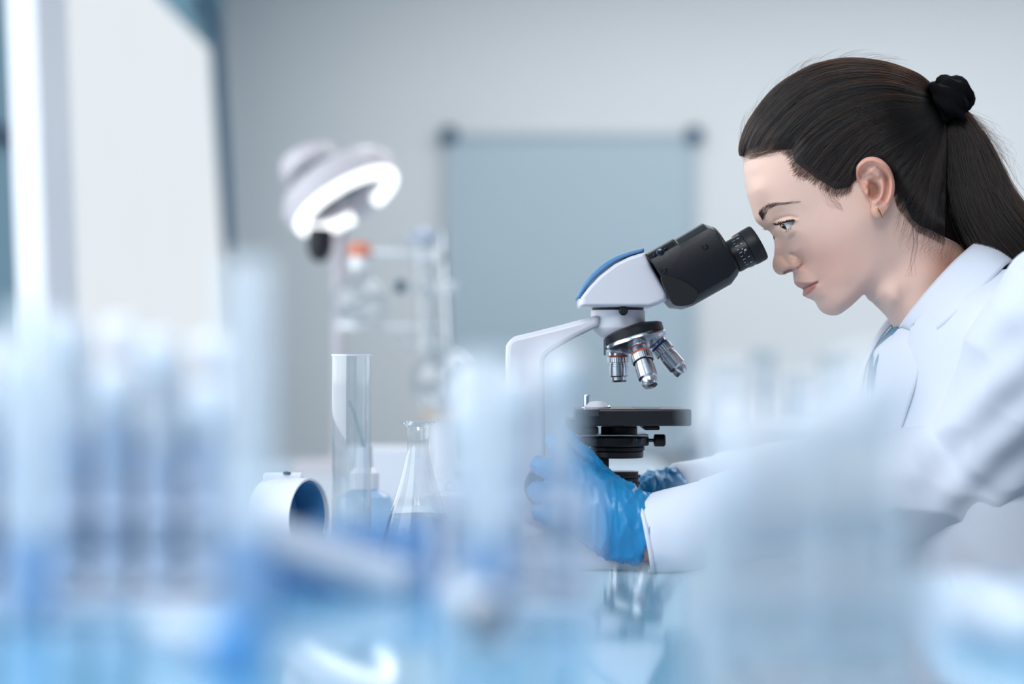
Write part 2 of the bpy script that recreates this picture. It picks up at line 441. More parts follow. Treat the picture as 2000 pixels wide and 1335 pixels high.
MB().tube(spline([bk, j1, j2-Vector((0, 0, -0.02)), j2-Vector((0, 0, 0.02))], 14), 0.012, 12).build('neck', M_lampw, lamp)
MB().tube([j2, jb+Vector((0, 0, 0.02))], 0.0125, 14).build('upright', M_lampw, lamp)
MB().lathe(j2-Vector((0, 0.02, 0)), (0, 1, 0), [(0.016, 0), (0.019, 0.005), (0.019, 0.035), (0.016, 0.04)], 20).build('joint', M_lampw, lamp)
MB().lathe(jb, (0, 0, 1), [(0.09, 0), (0.09, 0.012), (0.08, 0.02), (0.02, 0.024), (0.018, 0.04)], 40).build('base', M_lampw, lamp)

# distillation stand: rod, clamps; flasks of their own
rod_b = at(890, 914, DL); rod_b.z = BENCH
st = thing('retort_stand', 'steel retort stand with two clamps holding round flasks', 'stand', tuple(rod_b))
MB().box(rod_b+Vector((-0.04, 0.0, 0.006)), (0.20, 0.13, 0.012)).build('base', M_grey, st, bevel=0.003)
MB().tube([rod_b, at(866, 452, DL)], 0.0085, 14).build('rod', M_chrome, st)
def clamp(px0, px1, py, tilt, d=DL):
    p, q = at(px0, py, d), at(px1, py+tilt, d)
    o = MB(); o.tube([p, q], 0.006, 12); o.build('clamp_arm', M_clamp, st)
    o = MB(); o.box(p.lerp(q, 0.8), (0.05, 0.024, 0.022)); o.build('clamp_boss', M_clamp, st, bevel=0.004)
    o = MB(); o.lathe(p.lerp(q, 0.86)+Vector((0, -0.012, 0)), (0, -1, 0), [(0.005, 0), (0.005, 0.012), (0.012, 0.013), (0.012, 0.02)], 16); o.build('clamp_screw', M_clamp, st)
    return p, q
clamp(716, 872, 492, 10); clamp(800, 880, 560, 2)
MB().lathe(at(706, 512, DL)-Vector((0, 0, 0.012)), (0, 0, 1), [(0.018, 0), (0.025, 0), (0.025, 0.02), (0.018, 0.02)], 28, closed=True).build('clamp_jaw', M_clamp, st)
MB().lathe(at(792, 560, DL-0.02), (-1, 0, 0.1), [(0.006, 0), (0.012, 0.003), (0.012, 0.014), (0.005, 0.018)], 18).build('clamp_knob', M_teal, st)
MB().lathe(at(700, 641, DL), (0, 0, 1), [(0.03, 0), (0.046, 0), (0.046, 0.008), (0.03, 0.008)], 36, closed=True).build('support_ring', M_clamp, st)
MB().tube([at(745, 640, DL), at(876, 640, DL)], 0.0045, 10).build('ring_arm', M_clamp, st)

def round_flask(name, label, px, py, rpx, neck_top, d, stopper=None):
    c = at(px, py, d); r = rpx*d/F; nt2 = at(px, neck_top, d).z-c.z
    o = thing(name, label, 'flask', (c.x, c.y, c.z-r))
    prof = [(0.001, -r)]+[(r*math.sin(a), -r*math.cos(a)) for a in np.linspace(0.15, math.pi-0.36, 20)]
    nr = prof[-1][0]*0.95
    prof += [(nr, r*1.1), (nr, nt2-0.004), (nr*1.25, nt2-0.002), (nr*1.25, nt2)]
    MB().lathe(c, (0, 0, 1), prof, 48, cap=False).build('glass_body', M_glassthin, o)
    if stopper is not None:
        MB().lathe(c+Vector((0, 0, nt2-0.012)), (0, 0, 1), [(nr*0.85, 0), (nr*1.2, 0.013), (nr*1.25, 0.034), (nr*0.9, 0.037)], 24).build('stopper', stopper, o)
    return o
M_orange = mat('orange_rubber', (232, 146, 118), 0.5)
round_flask('round_flask', 'clear round flask with an orange stopper hung from the clamp', 702, 592, 55, 500, DL, M_orange)
f2 = round_flask('round_flask', 'wide clear round flask low beside the retort rod, without stopper', 868, 744, 66, 665, DL-0.06)
MB().lathe(at(868, 815, DL-0.06), (0, 0, 1), [(0.03, 0), (0.044, 0), (0.044, 0.01), (0.03, 0.01)], 36, closed=True).build('cork_ring', mat('cork', (196, 178, 160), 0.8), f2)
MB().tube([at(868, 808, DL-0.06)-Vector((0,0,0.008)), Vector((at(868, 0, DL-0.06).x, DL-0.06, BENCH))], 0.03, 20).build('pedestal', M_white, f2)
cnd = thing('condenser', 'tall clear condenser tube clamped upright beside the rod', 'glassware', tuple(at(828, 690, DL)))
p0, p1 = at(838, 690, DL), at(826, 468, DL)
MB().tube([p0, p1], 0.022, 28, cap=False).build('jacket', M_glassthin, cnd)
MB().tube([p0-(p1-p0)*0.1, p1+(p1-p0)*0.08], 0.008, 16, cap=False).build('inner_tube', M_glassthin, cnd)
for s, q in ((0.05, -1), (0.95, -1)):
    e = p0.lerp(p1, s); MB().tube([e, e+Vector((0.05*q, 0, 0.01))], 0.006, 12).build('hose_nozzle', M_glassthin, cnd)
MB().lathe(p1, p1-p0, [(0.018, -0.004), (0.024, 0), (0.024, 0.014), (0.01, 0.02)], 24).build('collar', thin_glass('milky_glass', body=0.7), cnd)

# glassware on the back counter
def beaker(name, label, x, y, z, r, h, m, grp):
    o = thing(name, label, 'glassware', (x, y, z), grp)
    MB().lathe((x, y, z), (0, 0, 1), [(0.001, 0.002), (r*0.92, 0.0), (r, 0.01), (r, h-0.006), (r*1.08, h), (r*0.97, h-0.003), (r*0.96, 0.012), (0.001, 0.008)], 32, cap=False).build('glass_body', m, o)
    MB().lathe((x, y, z+0.012), (0, 0, 1), [(0.001, 0), (r*0.94, 0), (r*0.94, h*0.5), (0.001, h*0.5)], 32, cap=False).build('contents', thin_glass('milky_contents', body=0.5, body_rgb=(236, 240, 244), edge=0.1), o)
M_jar = thin_glass('jar_glass', (246, 249, 251), base=0.02, edge=0.35)
for i, (px, r, h) in enumerate(((1425, 0.05, 0.20), (1490, 0.045, 0.26), (1560, 0.05, 0.17), (1630, 0.055, 0.24))):
    beaker('jar', ['clear jar on the back counter right of the whiteboard edge', 'tall clear jar second from the whiteboard edge', 'short clear jar on the back counter behind the chin',
                   'widest clear jar on the back counter behind the coat', 'low clear jar on the counter below the whiteboard'][i],
           at(px, 0, 6.75).x, 6.75, 0.88, r, h, M_jar, 'jars on the back counter')
bx = at(1405, 0, 5.2)
# ------------------------------------------------------------------ microscope
M_mw = mat('microscope_white', (212, 211, 220), 0.32, var=0.015, nscale=10)
M_mb = mat('microscope_black', (13, 14, 22), 0.40, var=0.1, nscale=60, bump=0.06, bscale=900)
M_mb2 = mat('rubber_black', (9, 9, 14), 0.5, var=0.1, nscale=60)
M_blue = mat('trim_blue', (76, 126, 174), 0.35, var=0.04)
M_steel = mat('brushed_steel', (196, 200, 208), 0.2, metal=1.0, var=0.05, nscale=60, aniso=0.3)
M_dsteel = mat('dark_steel', (70, 78, 90), 0.25, metal=1.0, var=0.08)
M_print = mat('white_print', (225, 232, 240), 0.5)
M_lens = mat('objective_lens', (10, 12, 18), 0.05, coat=1.0)
mic = thing('microscope', 'white and black binocular microscope the woman looks into', 'microscope', tuple(at(1130, 0, D0).xy)+(BENCH,))
def z3(x, y): return (960+x/3.5125, 400+y/3.5125)
def z4(x, y): return (960+x/3.5125, 740+y/3.5125)
def extr(poly, lat, dmid=D0):
    """outline traced at its near face, extruded symmetrically about the instrument's middle plane"""
    near = [at(x, y, dmid-lat) for x, y in poly]
    return near, [Vector((p.x, dmid+lat, p.z)) for p in near]
# base and column
bpoly = [(978, 1088), (972, 1060), (985, 1035), (1075, 1022), (1120, 1000), (1290, 998), (1312, 1012), (1318, 1088)]
n_, f_ = extr(bpoly, 0.085)
lowz = min(p.z for p in n_)
for L in (n_, f_):
    for p in L:
        if abs(p.z-lowz) < 0.004: p.z = BENCH
MB().prism(n_, f_).build('base', M_mw, mic, bevel=0.008)
apoly = [(1171, 613.5), (1100, 633), (1040, 648), (1006, 656), (993, 664), (988, 676), (987, 702), (987, 1030), (1068, 1030), (1063, 705), (1066, 697), (1076, 687), (1120, 661), (1172, 636)]
MB().prism(*extr(apoly, 0.024)).build('arm', M_mw, mic, bevel=0.005)
# head housing: lofted, rounded across
hp = [z3(*p) for p in ((600, 700), (597, 645), (650, 575), (730, 490), (840, 405), (940, 355), (1045, 322), (1062, 350), (1135, 485), (1210, 620), (1205, 655), (1150, 680), (1090, 700))]
hh = [at(x, y, D0-0.03) for x, y in hp]; hc = sum(hh, Vector())/len(hh)
rows = []
for lat, s in ((-0.044, 0.90), (-0.041, 0.965), (-0.034, 1.0), (0, 1.005), (0.034, 1.0), (0.041, 0.965), (0.044, 0.90)):
    rows.append([Vector((hc.x+(p.x-hc.x)*s, D0+lat, hc.z+(p.z-hc.z)*s)) for p in hh])
o = MB().grid(rows, wrap=True); o.f += [tuple(range(len(hh))), tuple((len(rows)-1)*len(hh)+k for k in range(len(hh)))]
o.build('head_housing', M_mw, mic, smooth=40, bevel=0.0015)
# blue trim along the curved top
tr = spline([z3(*p) for p in ((598, 640), (640, 570), (722, 478), (832, 393), (932, 345), (1042, 312))], 24)
rows = []
for lat, s in ((-0.04, 0), (-0.034, 1.0), (0, 1.3), (0.034, 1.0), (0.04, 0)):
    r = []
    for i, (x, y) in enumerate(tr):
        k = 0.0024*s*math.sin(math.pi*min(1, (i+3)/26))
        p = at(x, y, D0-0.03); q = (p-hc); q.y = 0; q.normalize(); r.append(Vector((p.x, D0+lat, p.z))+q*k)
    rows.append(r)
MB().grid(rows).build('trim_strip', M_blue, mic, solid=0.003)
# mount under the head
mc = at(1207, 600, D0); px = D0/F
MB().lathe(Vector((mc.x, D0, at(0, 656, D0).z)), (0, 0, 1), [(26*px, -0.004), (38*px, 0), (51*px, 14*px), (53*px, 18*px), (53*px, 50*px)], 56).build('tube_mount', M_mw, mic)
MB().lathe(Vector((mc.x, D0, at(0, 606.5, D0).z)), (0, 0, 1), [(50*px, 0), (50*px, 9*px)], 48).build('mount_groove', M_mb2, mic)
kc = at(1217, 607, D0-0.029)
MB().lathe(kc, (0, -1, 0), [(0.0035, -0.01), (0.0045, 0), (0.0045, 0.009), (0.003, 0.0105)], 24).build('lock_knob', M_mb, mic)
# nosepiece: tilted turret
nc = at(1240, 657, D0-0.01); ax = Vector((0.28, -0.10, -0.95)).normalized()
MB().lathe(nc-ax*0.006, ax, [(0.010, -0.006), (0.027, -0.002), (0.030, 0), (0.030, 0.009)], 56).build('turret', M_mb, mic)
MB().lathe(nc-ax*0.006, ax, [(0.0305, 0.0075), (0.0315, 0.009), (0.0315, 0.0115), (0.028, 0.0145), (0.012, 0.022), (0.004, 0.0235)], 56).build('turret_rim', M_steel, mic)
MB().box(at(1181, 678, D0-0.012), (0.0022, 0.006, 0.016)).build('click_stop', M_steel, mic)
def objective(p, q, r, ringmat, label, shift=0.0):
    MB().lathe(p, q-p, [(r*0.92, -0.004), (r*0.92, (q-p).length*(shift+0.05))], 40).build('objective_thread', M_steel, mic)
    p = p+(q-p)*shift; a = (q-p); L = a.length
    o = MB().lathe(p, a, [(r*0.8, -0.004), (r*0.95, 0), (r*0.95, L*0.10)], 40).build('objective', M_steel, mic); o['label'] = label
    MB().lathe(p, a, [(r*0.97, L*0.10), (r*1.0, L*0.11), (r*1.0, L*0.145), (r*0.97, L*0.155)], 40).build('colour_ring', ringmat, o)
    kn = MB(); n = 72; x, y, z = frame_of(a); V = []
    for h in (L*0.155, L*0.17, L*0.33, L*0.345):
        e = 0.97 if h in (L*0.155, L*0.345) else 1.0
        for k in range(n):
            rr = r*1.12*e*(1.0 if k % 2 else 0.982); an = 2*math.pi*k/n
            V.append(p+z*h+(x*math.cos(an)+y*math.sin(an))*rr)
    kn.grid([V[i*n:(i+1)*n] for i in range(4)], wrap=True); kn.build('knurled_ring', M_steel, o, smooth=20)
    MB().lathe(p, a, [(r*0.9, L*0.33), (r*0.9, L*0.40), (r*0.95, L*0.41), (r*0.95, L*0.47), (r*1.0, L*0.48), (r*1.0, L*0.78), (r*0.86, L*0.82), (r*0.80, L*0.83)], 44).build('barrel', M_steel, o)
    MB().lathe(p, a, [(r*0.84, L*0.82), (r*0.84, L*0.93), (r*0.74, L*0.975), (r*0.70, L), (r*0.5, L)], 40).build('nose', M_steel, o)
    MB().lathe(p, a, [(r*0.5, L*0.99), (r*0.3, L*1.002), (0.0002, L*1.008)], 28).build('front_lens', M_lens, o)
M_or = mat('objective_orange', (206, 84, 40), 0.4); M_bl = mat('objective_blue', (30, 84, 176), 0.4); M_ye = mat('objective_yellow', (214, 178, 60), 0.4)
objective(at(*z3(868, 1010), D0), at(*z3(875, 1216), D0), 0.0098, M_or, 'short silver objective pointing straight down with an orange ring')
objective(at(*z3(1002, 950), D0-0.018), at(*z3(1092, 1240), D0-0.04), 0.0098, M_or, 'long silver objective leaning to the viewer with an orange ring', 0.14)
objective(at(*z3(1118, 925), D0), at(*z3(1312, 1155), D0-0.006), 0.0095, M_bl, 'silver objective swung out to the right with a blue ring', 0.06)
objective(at(*z3(1000, 930), D0+0.02), at(*z3(1050, 1110), D0+0.042), 0.0092, M_ye, 'silver objective on the far side of the turret')
# binocular body along a slanted axis
u = Vector((0.868, 0, 0.496)); nup = Vector((-0.496, 0, 0.868)); lat_ = Vector((0, -1, 0))
cb = at(*z3(1345, 400), D0-0.03); cb = Vector((cb.x, D0, cb.z))
def bl(s, t, l): return cb+u*s+nup*t+lat_*l
zz = 1.97/F/3.5125*1.0
def zb(x, y, lat=0.035):
    p = at(*z3(x, y), D0-lat); return Vector((p.x, D0, p.z))
body = [zb(*p) for p in ((1055, 338), (1240, 232), (1250, 240), (1440, 128), (1500, 150), (1688, 478), (1640, 545), (1378, 692), (1345, 702), (1258, 694), (1215, 640), (1160, 500))]
bc = sum(body, Vector())/len(body)
rows = []
for l, s in ((-0.062, 0.55), (-0.060, 0.78), (-0.053, 0.93), (-0.042, 1.0), (-0.012, 1.0), (-0.004, 0.97), (0.004, 0.97), (0.012, 1.0), (0.042, 1.0), (0.053, 0.93), (0.060, 0.78), (0.062, 0.55)):
    r = []
    for p in body:
        q = p-bc; a_, b_ = q.dot(u), q.dot(nup)
        r.append(bc+u*a_+nup*(b_*s)+lat_*l)
    rows.append(r)
o = MB().grid(rows, wrap=True); o.f += [tuple(range(len(body))), tuple((len(rows)-1)*len(body)+k for k in range(len(body)))]
o.build('binocular_body', M_mb, mic, smooth=32, bevel=0.002)
endc = (zb(1500, 150)+zb(1688, 478))/2
hw = (zb(1500, 150)-zb(1688, 478)).length/2
for s in (1, -1):
    lc = endc+lat_*(s*0.031)
    MB().lathe(lc-u*0.018, u, [(hw*0.96, 0), (hw*0.99, 0.001), (hw*0.99, 0.0125), (hw*0.93, 0.0135), (hw*0.93, 0.0155), (hw*0.97, 0.016), (hw*0.97, 0.020), (hw*0.9, 0.0215), (0.016, 0.0217)], 64).build('end_ring', M_mb2, mic)
    ec = zb(1650, 360, 0.04)+lat_*(s*0.031)
    ep = MB().lathe(ec-u*0.0245, u, [(0.0142, -0.004), (0.0142, 0.031)], 48).build('eyepiece', M_mb, mic)
    dr = MB().lathe(ec-u*0.0245, u, [(0.0142, 0.0255), (0.0165, 0.026), (0.0168, 0.027), (0.0168, 0.043), (0.0162, 0.0435)], 56).build('diopter_ring', M_mb, ep)
    MB().lathe(ec-u*0.0245, u, [(0.0172, 0.0425), (0.0182, 0.043), (0.0187, 0.046), (0.0187, 0.0545), (0.0178, 0.056), (0.0135, 0.0562), (0.0125, 0.050), (0.002, 0.0495)], 56).build('eyecup', M_mb2, ep)
    if s == 1:
        pr = MB()
        def on_ring(ang, h, dx, dh, ww, hh2):   # a small printed patch on the ring
            P = []
            for q, r2 in ((-1, -1), (1, -1), (1, 1), (-1, 1)):
                aa = ang+(dx+q*ww)/0.0170; d2 = lat_*math.cos(aa)+nup*math.sin(aa)
                P.append(ec-u*0.0245+u*(h+dh+r2*hh2)+d2*0.01692)
            return P
        def glyph(ch, ang, h):
            S = {'1': [(0, 0, .00018, .0011)], '0': [(-.0006, 0, .00018, .0011), (.0006, 0, .00018, .0011), (0, .001, .0006, .00018), (0, -.001, .0006, .00018)],
                 '2': [(0, .001, .0006, .00016), (0, 0, .0006, .00016), (0, -.001, .0006, .00016), (-.0006, .0005, .00016, .0005), (.0006, -.0005, .00016, .0005)],
                 '+': [(0, 0, .0007, .00015), (0, 0, .00015, .0007)], '-': [(0, 0, .0006, .00015)]}[ch]
            for dx, dh, ww, hh2 in S: pr.add(on_ring(ang, h, dx, dh, ww, hh2), [(0, 1, 2, 3)])
        for k, ch in enumerate('21012'):
            an = math.radians(52-26*k); glyph(ch, an, 0.0385)
            pr.add(on_ring(an, 0.0335, 0, 0, .00016, .0016), [(0, 1, 2, 3)])
            if k < 4: pr.add(on_ring(an-math.radians(13), 0.0325, 0, 0, .00016, .0010), [(0, 1, 2, 3)])
        glyph('+', math.radians(8), 0.0365); glyph('-', math.radians(-8), 0.0365)
        pr.build('scale_print', M_print, dr, smooth=None)
# side plate, screws, slot on the near side of the binocular body
def onside(pts, lat, name, m, parent, th=0.0015):
    near = [at(*z3(*p), D0-lat-th) for p in pts]; far = [Vector((p.x, D0-lat+0.004, p.z)) for p in near]
    return MB().prism(near, far).build(name, m, parent, bevel=0.0006)
for x, y in ((1185, 450), (1465, 287)):
    p = at(*z3(x, y), D0-0.0625); MB().lathe(p+lat_*-0.0042, lat_, [(0.0032, 0), (0.0032, 0.004), (0.0018, 0.0042), (0.0018, 0.0025)], 20).build('screw', M_dsteel, mic)
onside([(1062, 348), (1240, 248), (1278, 290), (1105, 402)], 0.0575, 'slot_plate', M_mb2, mic)
for x, y, r in ((1160, 326, .0042), (1122, 345, .0018), (1200, 302, .0018)):
    p = at(*z3(x, y), D0-0.0615); MB().lathe(p+lat_*-0.0048, lat_, [(r, 0), (r, 0.0035), (r*0.8, 0.004)], 20).build('slot_screw', M_dsteel, mic)
lens = spline([(1162, 494), (1240, 495), (1330, 530), (1405, 580), (1415, 625), (1385, 670), (1330, 690), (1262, 688), (1218, 635)], 40, closed=True)
onside([tuple(p) for p in lens], 0.0605, 'grip_recess', M_mb2, mic, 0.003)
# stage and what hangs below it
def slab(x0, y0, x1, y1, lat, name, m, bev=0.0015, dm=D0):
    near = [at(x, y, dm-lat) for x, y in (z4(x0, y0), z4(x1, y0), z4(x1, y1), z4(x0, y1))]
    return MB().prism(near, [Vector((p.x, dm+lat, p.z)) for p in near]).build(name, m, mic, bevel=bev)
slab(575, 206, 1372, 322, 0.065, 'stage', M_mb, 0.002)
slab(510, 275, 580, 326, 0.05, 'stage_slide_rail', M_mb2)
slab(470, 328, 735, 378, 0.05, 'stage_bracket', M_mb2)
slab(1048, 322, 1155, 350, 0.04, 'stage_rack', M_mb2)
slab(632, 206, 738, 256, 0.0665, 'stage_notch', M_lens, 0.0004)
slab(590, 380, 1078, 392, 0.03, 'condenser_plate', M_steel, 0.0005)
def disc(x0, x1, y0, y1, name, m, d=D0, bev=0.001, n=56):
    a, b = at(*z4(x0, y0), d), at(*z4(x1, y1), d); r = (b.x-a.x)/2; h = a.z-b.z
    return MB().lathe(Vector(((a.x+b.x)/2, d, b.z)), (0, 0, 1), [(r-bev, 0), (r, bev), (r, h-bev), (r-bev, h)], n).build(name, m, mic)
disc(750, 1000, 322, 382, 'condenser_top', M_mb2)
disc(590, 1080, 392, 455, 'condenser', M_mb)
disc(680, 1050, 460, 490, 'iris_ring', M_mb2); disc(690, 1042, 490, 538, 'filter_holder', M_mb)
MB().box(at(*z4(1010, 425), D0-0.036), (0.006, 0.004, 0.006)).build('condenser_screw', M_dsteel, mic, bevel=0.001)
MB().tube([at(*z4(1060, 420), D0), at(*z4(1118, 420), D0)], 0.0018, 12).build('iris_lever', M_dsteel, mic)
p = at(*z4(1112, 420), D0); MB().lathe(p, (1, 0, 0), [(0.0045, 0), (0.0062, 0.001), (0.0062, 0.0105), (0.005, 0.0118)], 24).build('lever_knob', M_mb, mic)
slab(700, 536, 806, 634, 0.016, 'focus_column', M_mb2)
prof = []; a, b = at(*z4(770, 632), D0), at(*z4(1020, 960), D0); R = (b.x-a.x)/2; H = a.z-b.z; nf = 7
prof.append((R*0.9, 0))
for k in range(nf):
    h0 = H*k/nf
    prof += [(R, h0+0.001), (R, h0+H/nf*0.55), (R*0.9, h0+H/nf*0.6), (R*0.9, h0+H/nf*0.97)]
prof += [(R*0.92, H)]
MB().lathe(Vector(((a.x+b.x)/2, D0, b.z)), (0, 0, 1), prof, 56).build('illuminator', M_mb, mic, smooth=25)
# slide and clip
slab(985, 194, 1160, 206, 0.035, 'slide', thin_glass('slide_glass', body=0.5), 0)
p = at(*z4(720, 200), D0-0.03)
MB().lathe(p, (0, 0, 1), [(0.012, 0), (0.0125, 0.0015), (0.0095, 0.005), (0.008, 0.0065), (0.002, 0.007)], 32).build('clip_knob', M_mw, mic)
MB().tube([at(*z4(625, 198), D0-0.03), at(*z4(660, 200), D0-0.035), at(*z4(780, 200), D0-0.03), at(*z4(812, 186), D0-0.03)], 0.0016, 8).build('stage_clip', M_steel, mic)
MB().lathe(at(*z4(655, 196), D0-0.03), (0, 0, 1), [(0.0042, 0), (0.0042, 0.011), (0.0036, 0.013)], 20).build('clip_post', M_steel, mic)
# focus knobs at the foot of the arm, both sides
for s in (1, -1):
    k = at(1068, 950, D0-0.03); k = Vector((k.x, D0-s*0.02, k.z))
    MB().lathe(k, (0, -s, 0), [(0.021, 0), (0.0225, 0.002), (0.0225, 0.014), (0.021, 0.016)], 40).build('coarse_focus_knob', M_mb, mic)
    MB().lathe(k+Vector((0, -s*0.016, 0)), (0, -s, 0), [(0.012, 0), (0.0125, 0.002), (0.0125, 0.014), (0.011, 0.016)], 36).build('fine_focus_knob', M_mb, mic)
# ------------------------------------------------------------------ glassware in focus on the bench
M_glass = thin_glass('clear_glass', (250, 252, 253), rough=0.02, base=0.10, edge=0.55, body=0.06, body_rgb=(250, 252, 255))
M_liquid = thin_glass('clear_liquid', (214, 226, 238), rough=0.05, base=0.05, body=0.12, body_rgb=(200, 215, 235))
DC = 1.93
px = DC/F
cx = at(686.5, 0, DC); h = at(0, 692, DC).z-BENCH; r = 38.5*px
t = thing('glass_cylinder', 'tall plain clear glass cylinder left of the conical flask', 'glassware', (cx.x, DC, BENCH))
MB().lathe((cx.x, DC, BENCH), (0, 0, 1), [(0.0005, 0.0), (r*0.96, 0.0), (r, 0.003), (r, h-0.001), (r*0.985, h), (r*0.93, h-0.0008), (r*0.92, 0.008), (0.0005, 0.006)], 72, cap=False).build('glass_body', M_glass, t, smooth=50)
MB().lathe((cx.x, DC, BENCH+h-0.0015), (0, 0, 1), [(r*0.935, 0), (r*1.015, 0), (r*1.015, 0.0018), (r*0.935, 0.0018)], 72, closed=True).build('rim', thin_glass('rim_glass_glint', base=0.3, body=0.6, body_rgb=(250, 252, 255)), t)  # white mixed into the rim paints its bright glint
# conical flask
DE = 1.95; px = DE/F
c = at(816, 0, DE); h = at(0, 823, DE).z-BENCH
t = thing('conical_flask', 'clear conical flask with a little liquid beside the microscope', 'flask', (c.x, DE, BENCH))
RB = 81*px; RN = 20.5*px
prof = [(0.0005, 0.001), (RB-0.006, 0.0), (RB-0.001, 0.003), (RB, 0.007), (RB-0.002, 0.013)]
for q in np.linspace(0.08, 1, 14):
    z = 0.013+(h*0.80-0.013)*q; k = q
    prof.append((RB-0.002+(RN-RB+0.002)*(k-0.06*math.sin(2*math.pi*k)*0.5), z))
prof += [(RN, h*0.86), (RN, h-0.006), (RN*1.25, h-0.003), (RN*1.62, h-0.0015), (RN*1.62, h), (RN*1.2, h), (RN*0.95, h-0.004)]
MB().lathe((c.x, DE, BENCH), (0, 0, 1), prof, 72, cap=False).build('glass_body', M_glass, t, smooth=60)
def wall_r(z):
    P = sorted((zz_, rr_) for rr_, zz_ in prof[3:19]); return float(np.interp(z, [p[0] for p in P], [p[1] for p in P]))
zl = at(0, 1004, DE).z-BENCH
MB().lathe((c.x, DE, BENCH), (0, 0, 1), [(0.0005, 0.003), (RB-0.005, 0.003)]+[(wall_r(z)-0.0012, z) for z in np.linspace(0.008, zl, 10)]+[(0.0005, zl)], 64, cap=False).build('liquid', M_liquid, t, smooth=50)
# wash bottle behind the cylinder
DW = 2.2; px = DW/F; c = at(712, 0, DW)
M_poly = thin_glass('milky_polythene', body=0.8, body_rgb=(214, 222, 240))
t = thing('wash_bottle', 'milky wash bottle with a thin straw behind the glass cylinder', 'bottle', (c.x, DW, BENCH))
hb = at(0, 958, DW).z-BENCH
MB().lathe((c.x, DW, BENCH), (0, 0, 1), [(0.001, 0), (0.030, 0), (0.034, 0.004), (0.034, hb-0.022), (0.028, hb-0.006), (0.013, hb+0.002), (0.012, hb+0.012)], 48, cap=False).build('bottle_body', thin_glass('blue_polythene', body=0.6, body_rgb=(184, 212, 236)), t)
hn = at(0, 872, DW).z-BENCH
MB().lathe((c.x, DW, BENCH), (0, 0, 1), [(0.016, hb+0.002), (0.016, hb+0.02), (0.010, hb+0.026), (0.0085, hn)], 36).build('cap', M_white, t)
MB().tube(spline([Vector((c.x, DW, BENCH+hn-0.004)), at(706, 860, DW), at(694, 815, DW), at(682, 782, DW)], 16), [0.0028-0.0016*i/15 for i in range(16)], 10).build('straw', mat('straw_grey', (120, 150, 160), 0.4), t)
# white scoop lying on its side (left)
DS = 2.05
c = at(560, 980, DS)
t = thing('plastic_scoop', 'white round plastic scoop on its side with dark open mouth', 'scoop', (c.x, DS, BENCH))
rs = 0.041; cz = BENCH+rs+0.001
x0 = at(512, 0, DS).x; x1 = at(600, 0, DS).x
axd = Vector((1, -0.45, 0)).normalized()
o0 = Vector((x0, DS, cz)); L = 0.056
MB().lathe(o0, axd, [(0.001, 0.001), (rs*0.7, 0.0), (rs*0.95, 0.006), (rs, 0.016), (rs, L), (rs*0.95, L), (rs*0.94, 0.016), (rs*0.6, 0.006), (0.001, 0.005)], 56, cap=False).build('cup', M_white, t)
MB().lathe(o0, axd, [(0.001, 0.008), (rs*0.93, 0.014), (rs*0.93, L*0.93), (rs*0.9, L*0.93), (rs*0.9, 0.02), (0.001, 0.02)], 48, cap=False).build('lining', mat('blue_lining', (70, 130, 180), 0.5), t)
MB().box(o0+axd*0.025+Vector((0, 0, rs+0.001)), (0.04, 0.014, 0.008)).build('grip', M_white, t, bevel=0.002)
MB().lathe(o0+axd*0.03+Vector((0, -0.004, rs+0.004)), (0, 0, 1), [(0.004, 0), (0.004, 0.002), (0.001, 0.003)], 16).build('button', M_teal, t)
# porcelain dish on a small blue stand (right of the flask)
DP = 2.12; c = at(893, 0, DP)
t = thing('evaporating_dish', 'shallow white dish on a small blue stand behind the flask', 'dish', (c.x, DP, BENCH))
hd = at(0, 965, DP).z-BENCH
MB().lathe((c.x, DP, BENCH), (0, 0, 1), [(0.010, hd-0.028), (0.026, hd-0.016), (0.035, hd), (0.033, hd), (0.024, hd-0.014), (0.001, hd-0.024)], 48, cap=False).build('bowl', M_white, t)
MB().lathe((c.x, DP, BENCH), (0, 0, 1), [(0.024, 0), (0.026, 0.004), (0.012, 0.01), (0.012, hd-0.05), (0.024, hd-0.04), (0.026, hd-0.026), (0.02, hd-0.026)], 40).build('stand', mat('blue_stand', (60, 128, 190), 0.35), t)
p = at(880, 950, DP-0.034); MB().lathe(p, (0, 1, 0), [(0.003, -0.001), (0.006, -0.001), (0.006, 0.001), (0.003, 0.001)], 20, closed=True).build('hook_ring', M_glass, t)
# a white notebook / tissue pack far behind on the bench
t = tag(MB().box((at(760, 0, 2.9).x, 2.9, BENCH+0.04), (0.12, 0.08, 0.08)).build('tissue_box', M_white, bevel=0.004), 'white tissue box on the bench behind the flask', 'box')

# ------------------------------------------------------------------ foreground racks and tubes, far out of focus
M_rack = mat('rack_lavender', (220, 226, 240), 0.4, var=0.03, nscale=10)
M_rackw = thin_glass('rack_clear', body=0.8, body_rgb=(240, 244, 250), edge=0.3, trl=0.2)
M_tubew = thin_glass('white_tube_plastic', (244, 247, 250), rough=0.2, base=0.03, body=0.8, body_rgb=(250, 251, 254), edge=0.2, trl=0.2)
M_tube = thin_glass('tube_plastic', (240, 245, 250), rough=0.15, base=0.03, body=0.55, body_rgb=(246, 248, 252), edge=0.2, trl=0.35)
M_tubep = thin_glass('pale_tube_plastic', (246, 249, 252), rough=0.2, base=0.02, body=0.45, body_rgb=(252, 253, 255), edge=0.15, trl=0.5)
M_cap = mat('tube_cap', (236, 238, 244), 0.4)
M_capb = mat('tube_cap_blue', (90, 156, 214), 0.4)
M_fluid = thin_glass('blue_fluid', (160, 200, 235), body=0.9, body_rgb=(92, 178, 228), trl=0.4, edge=0.1, base=0.0)

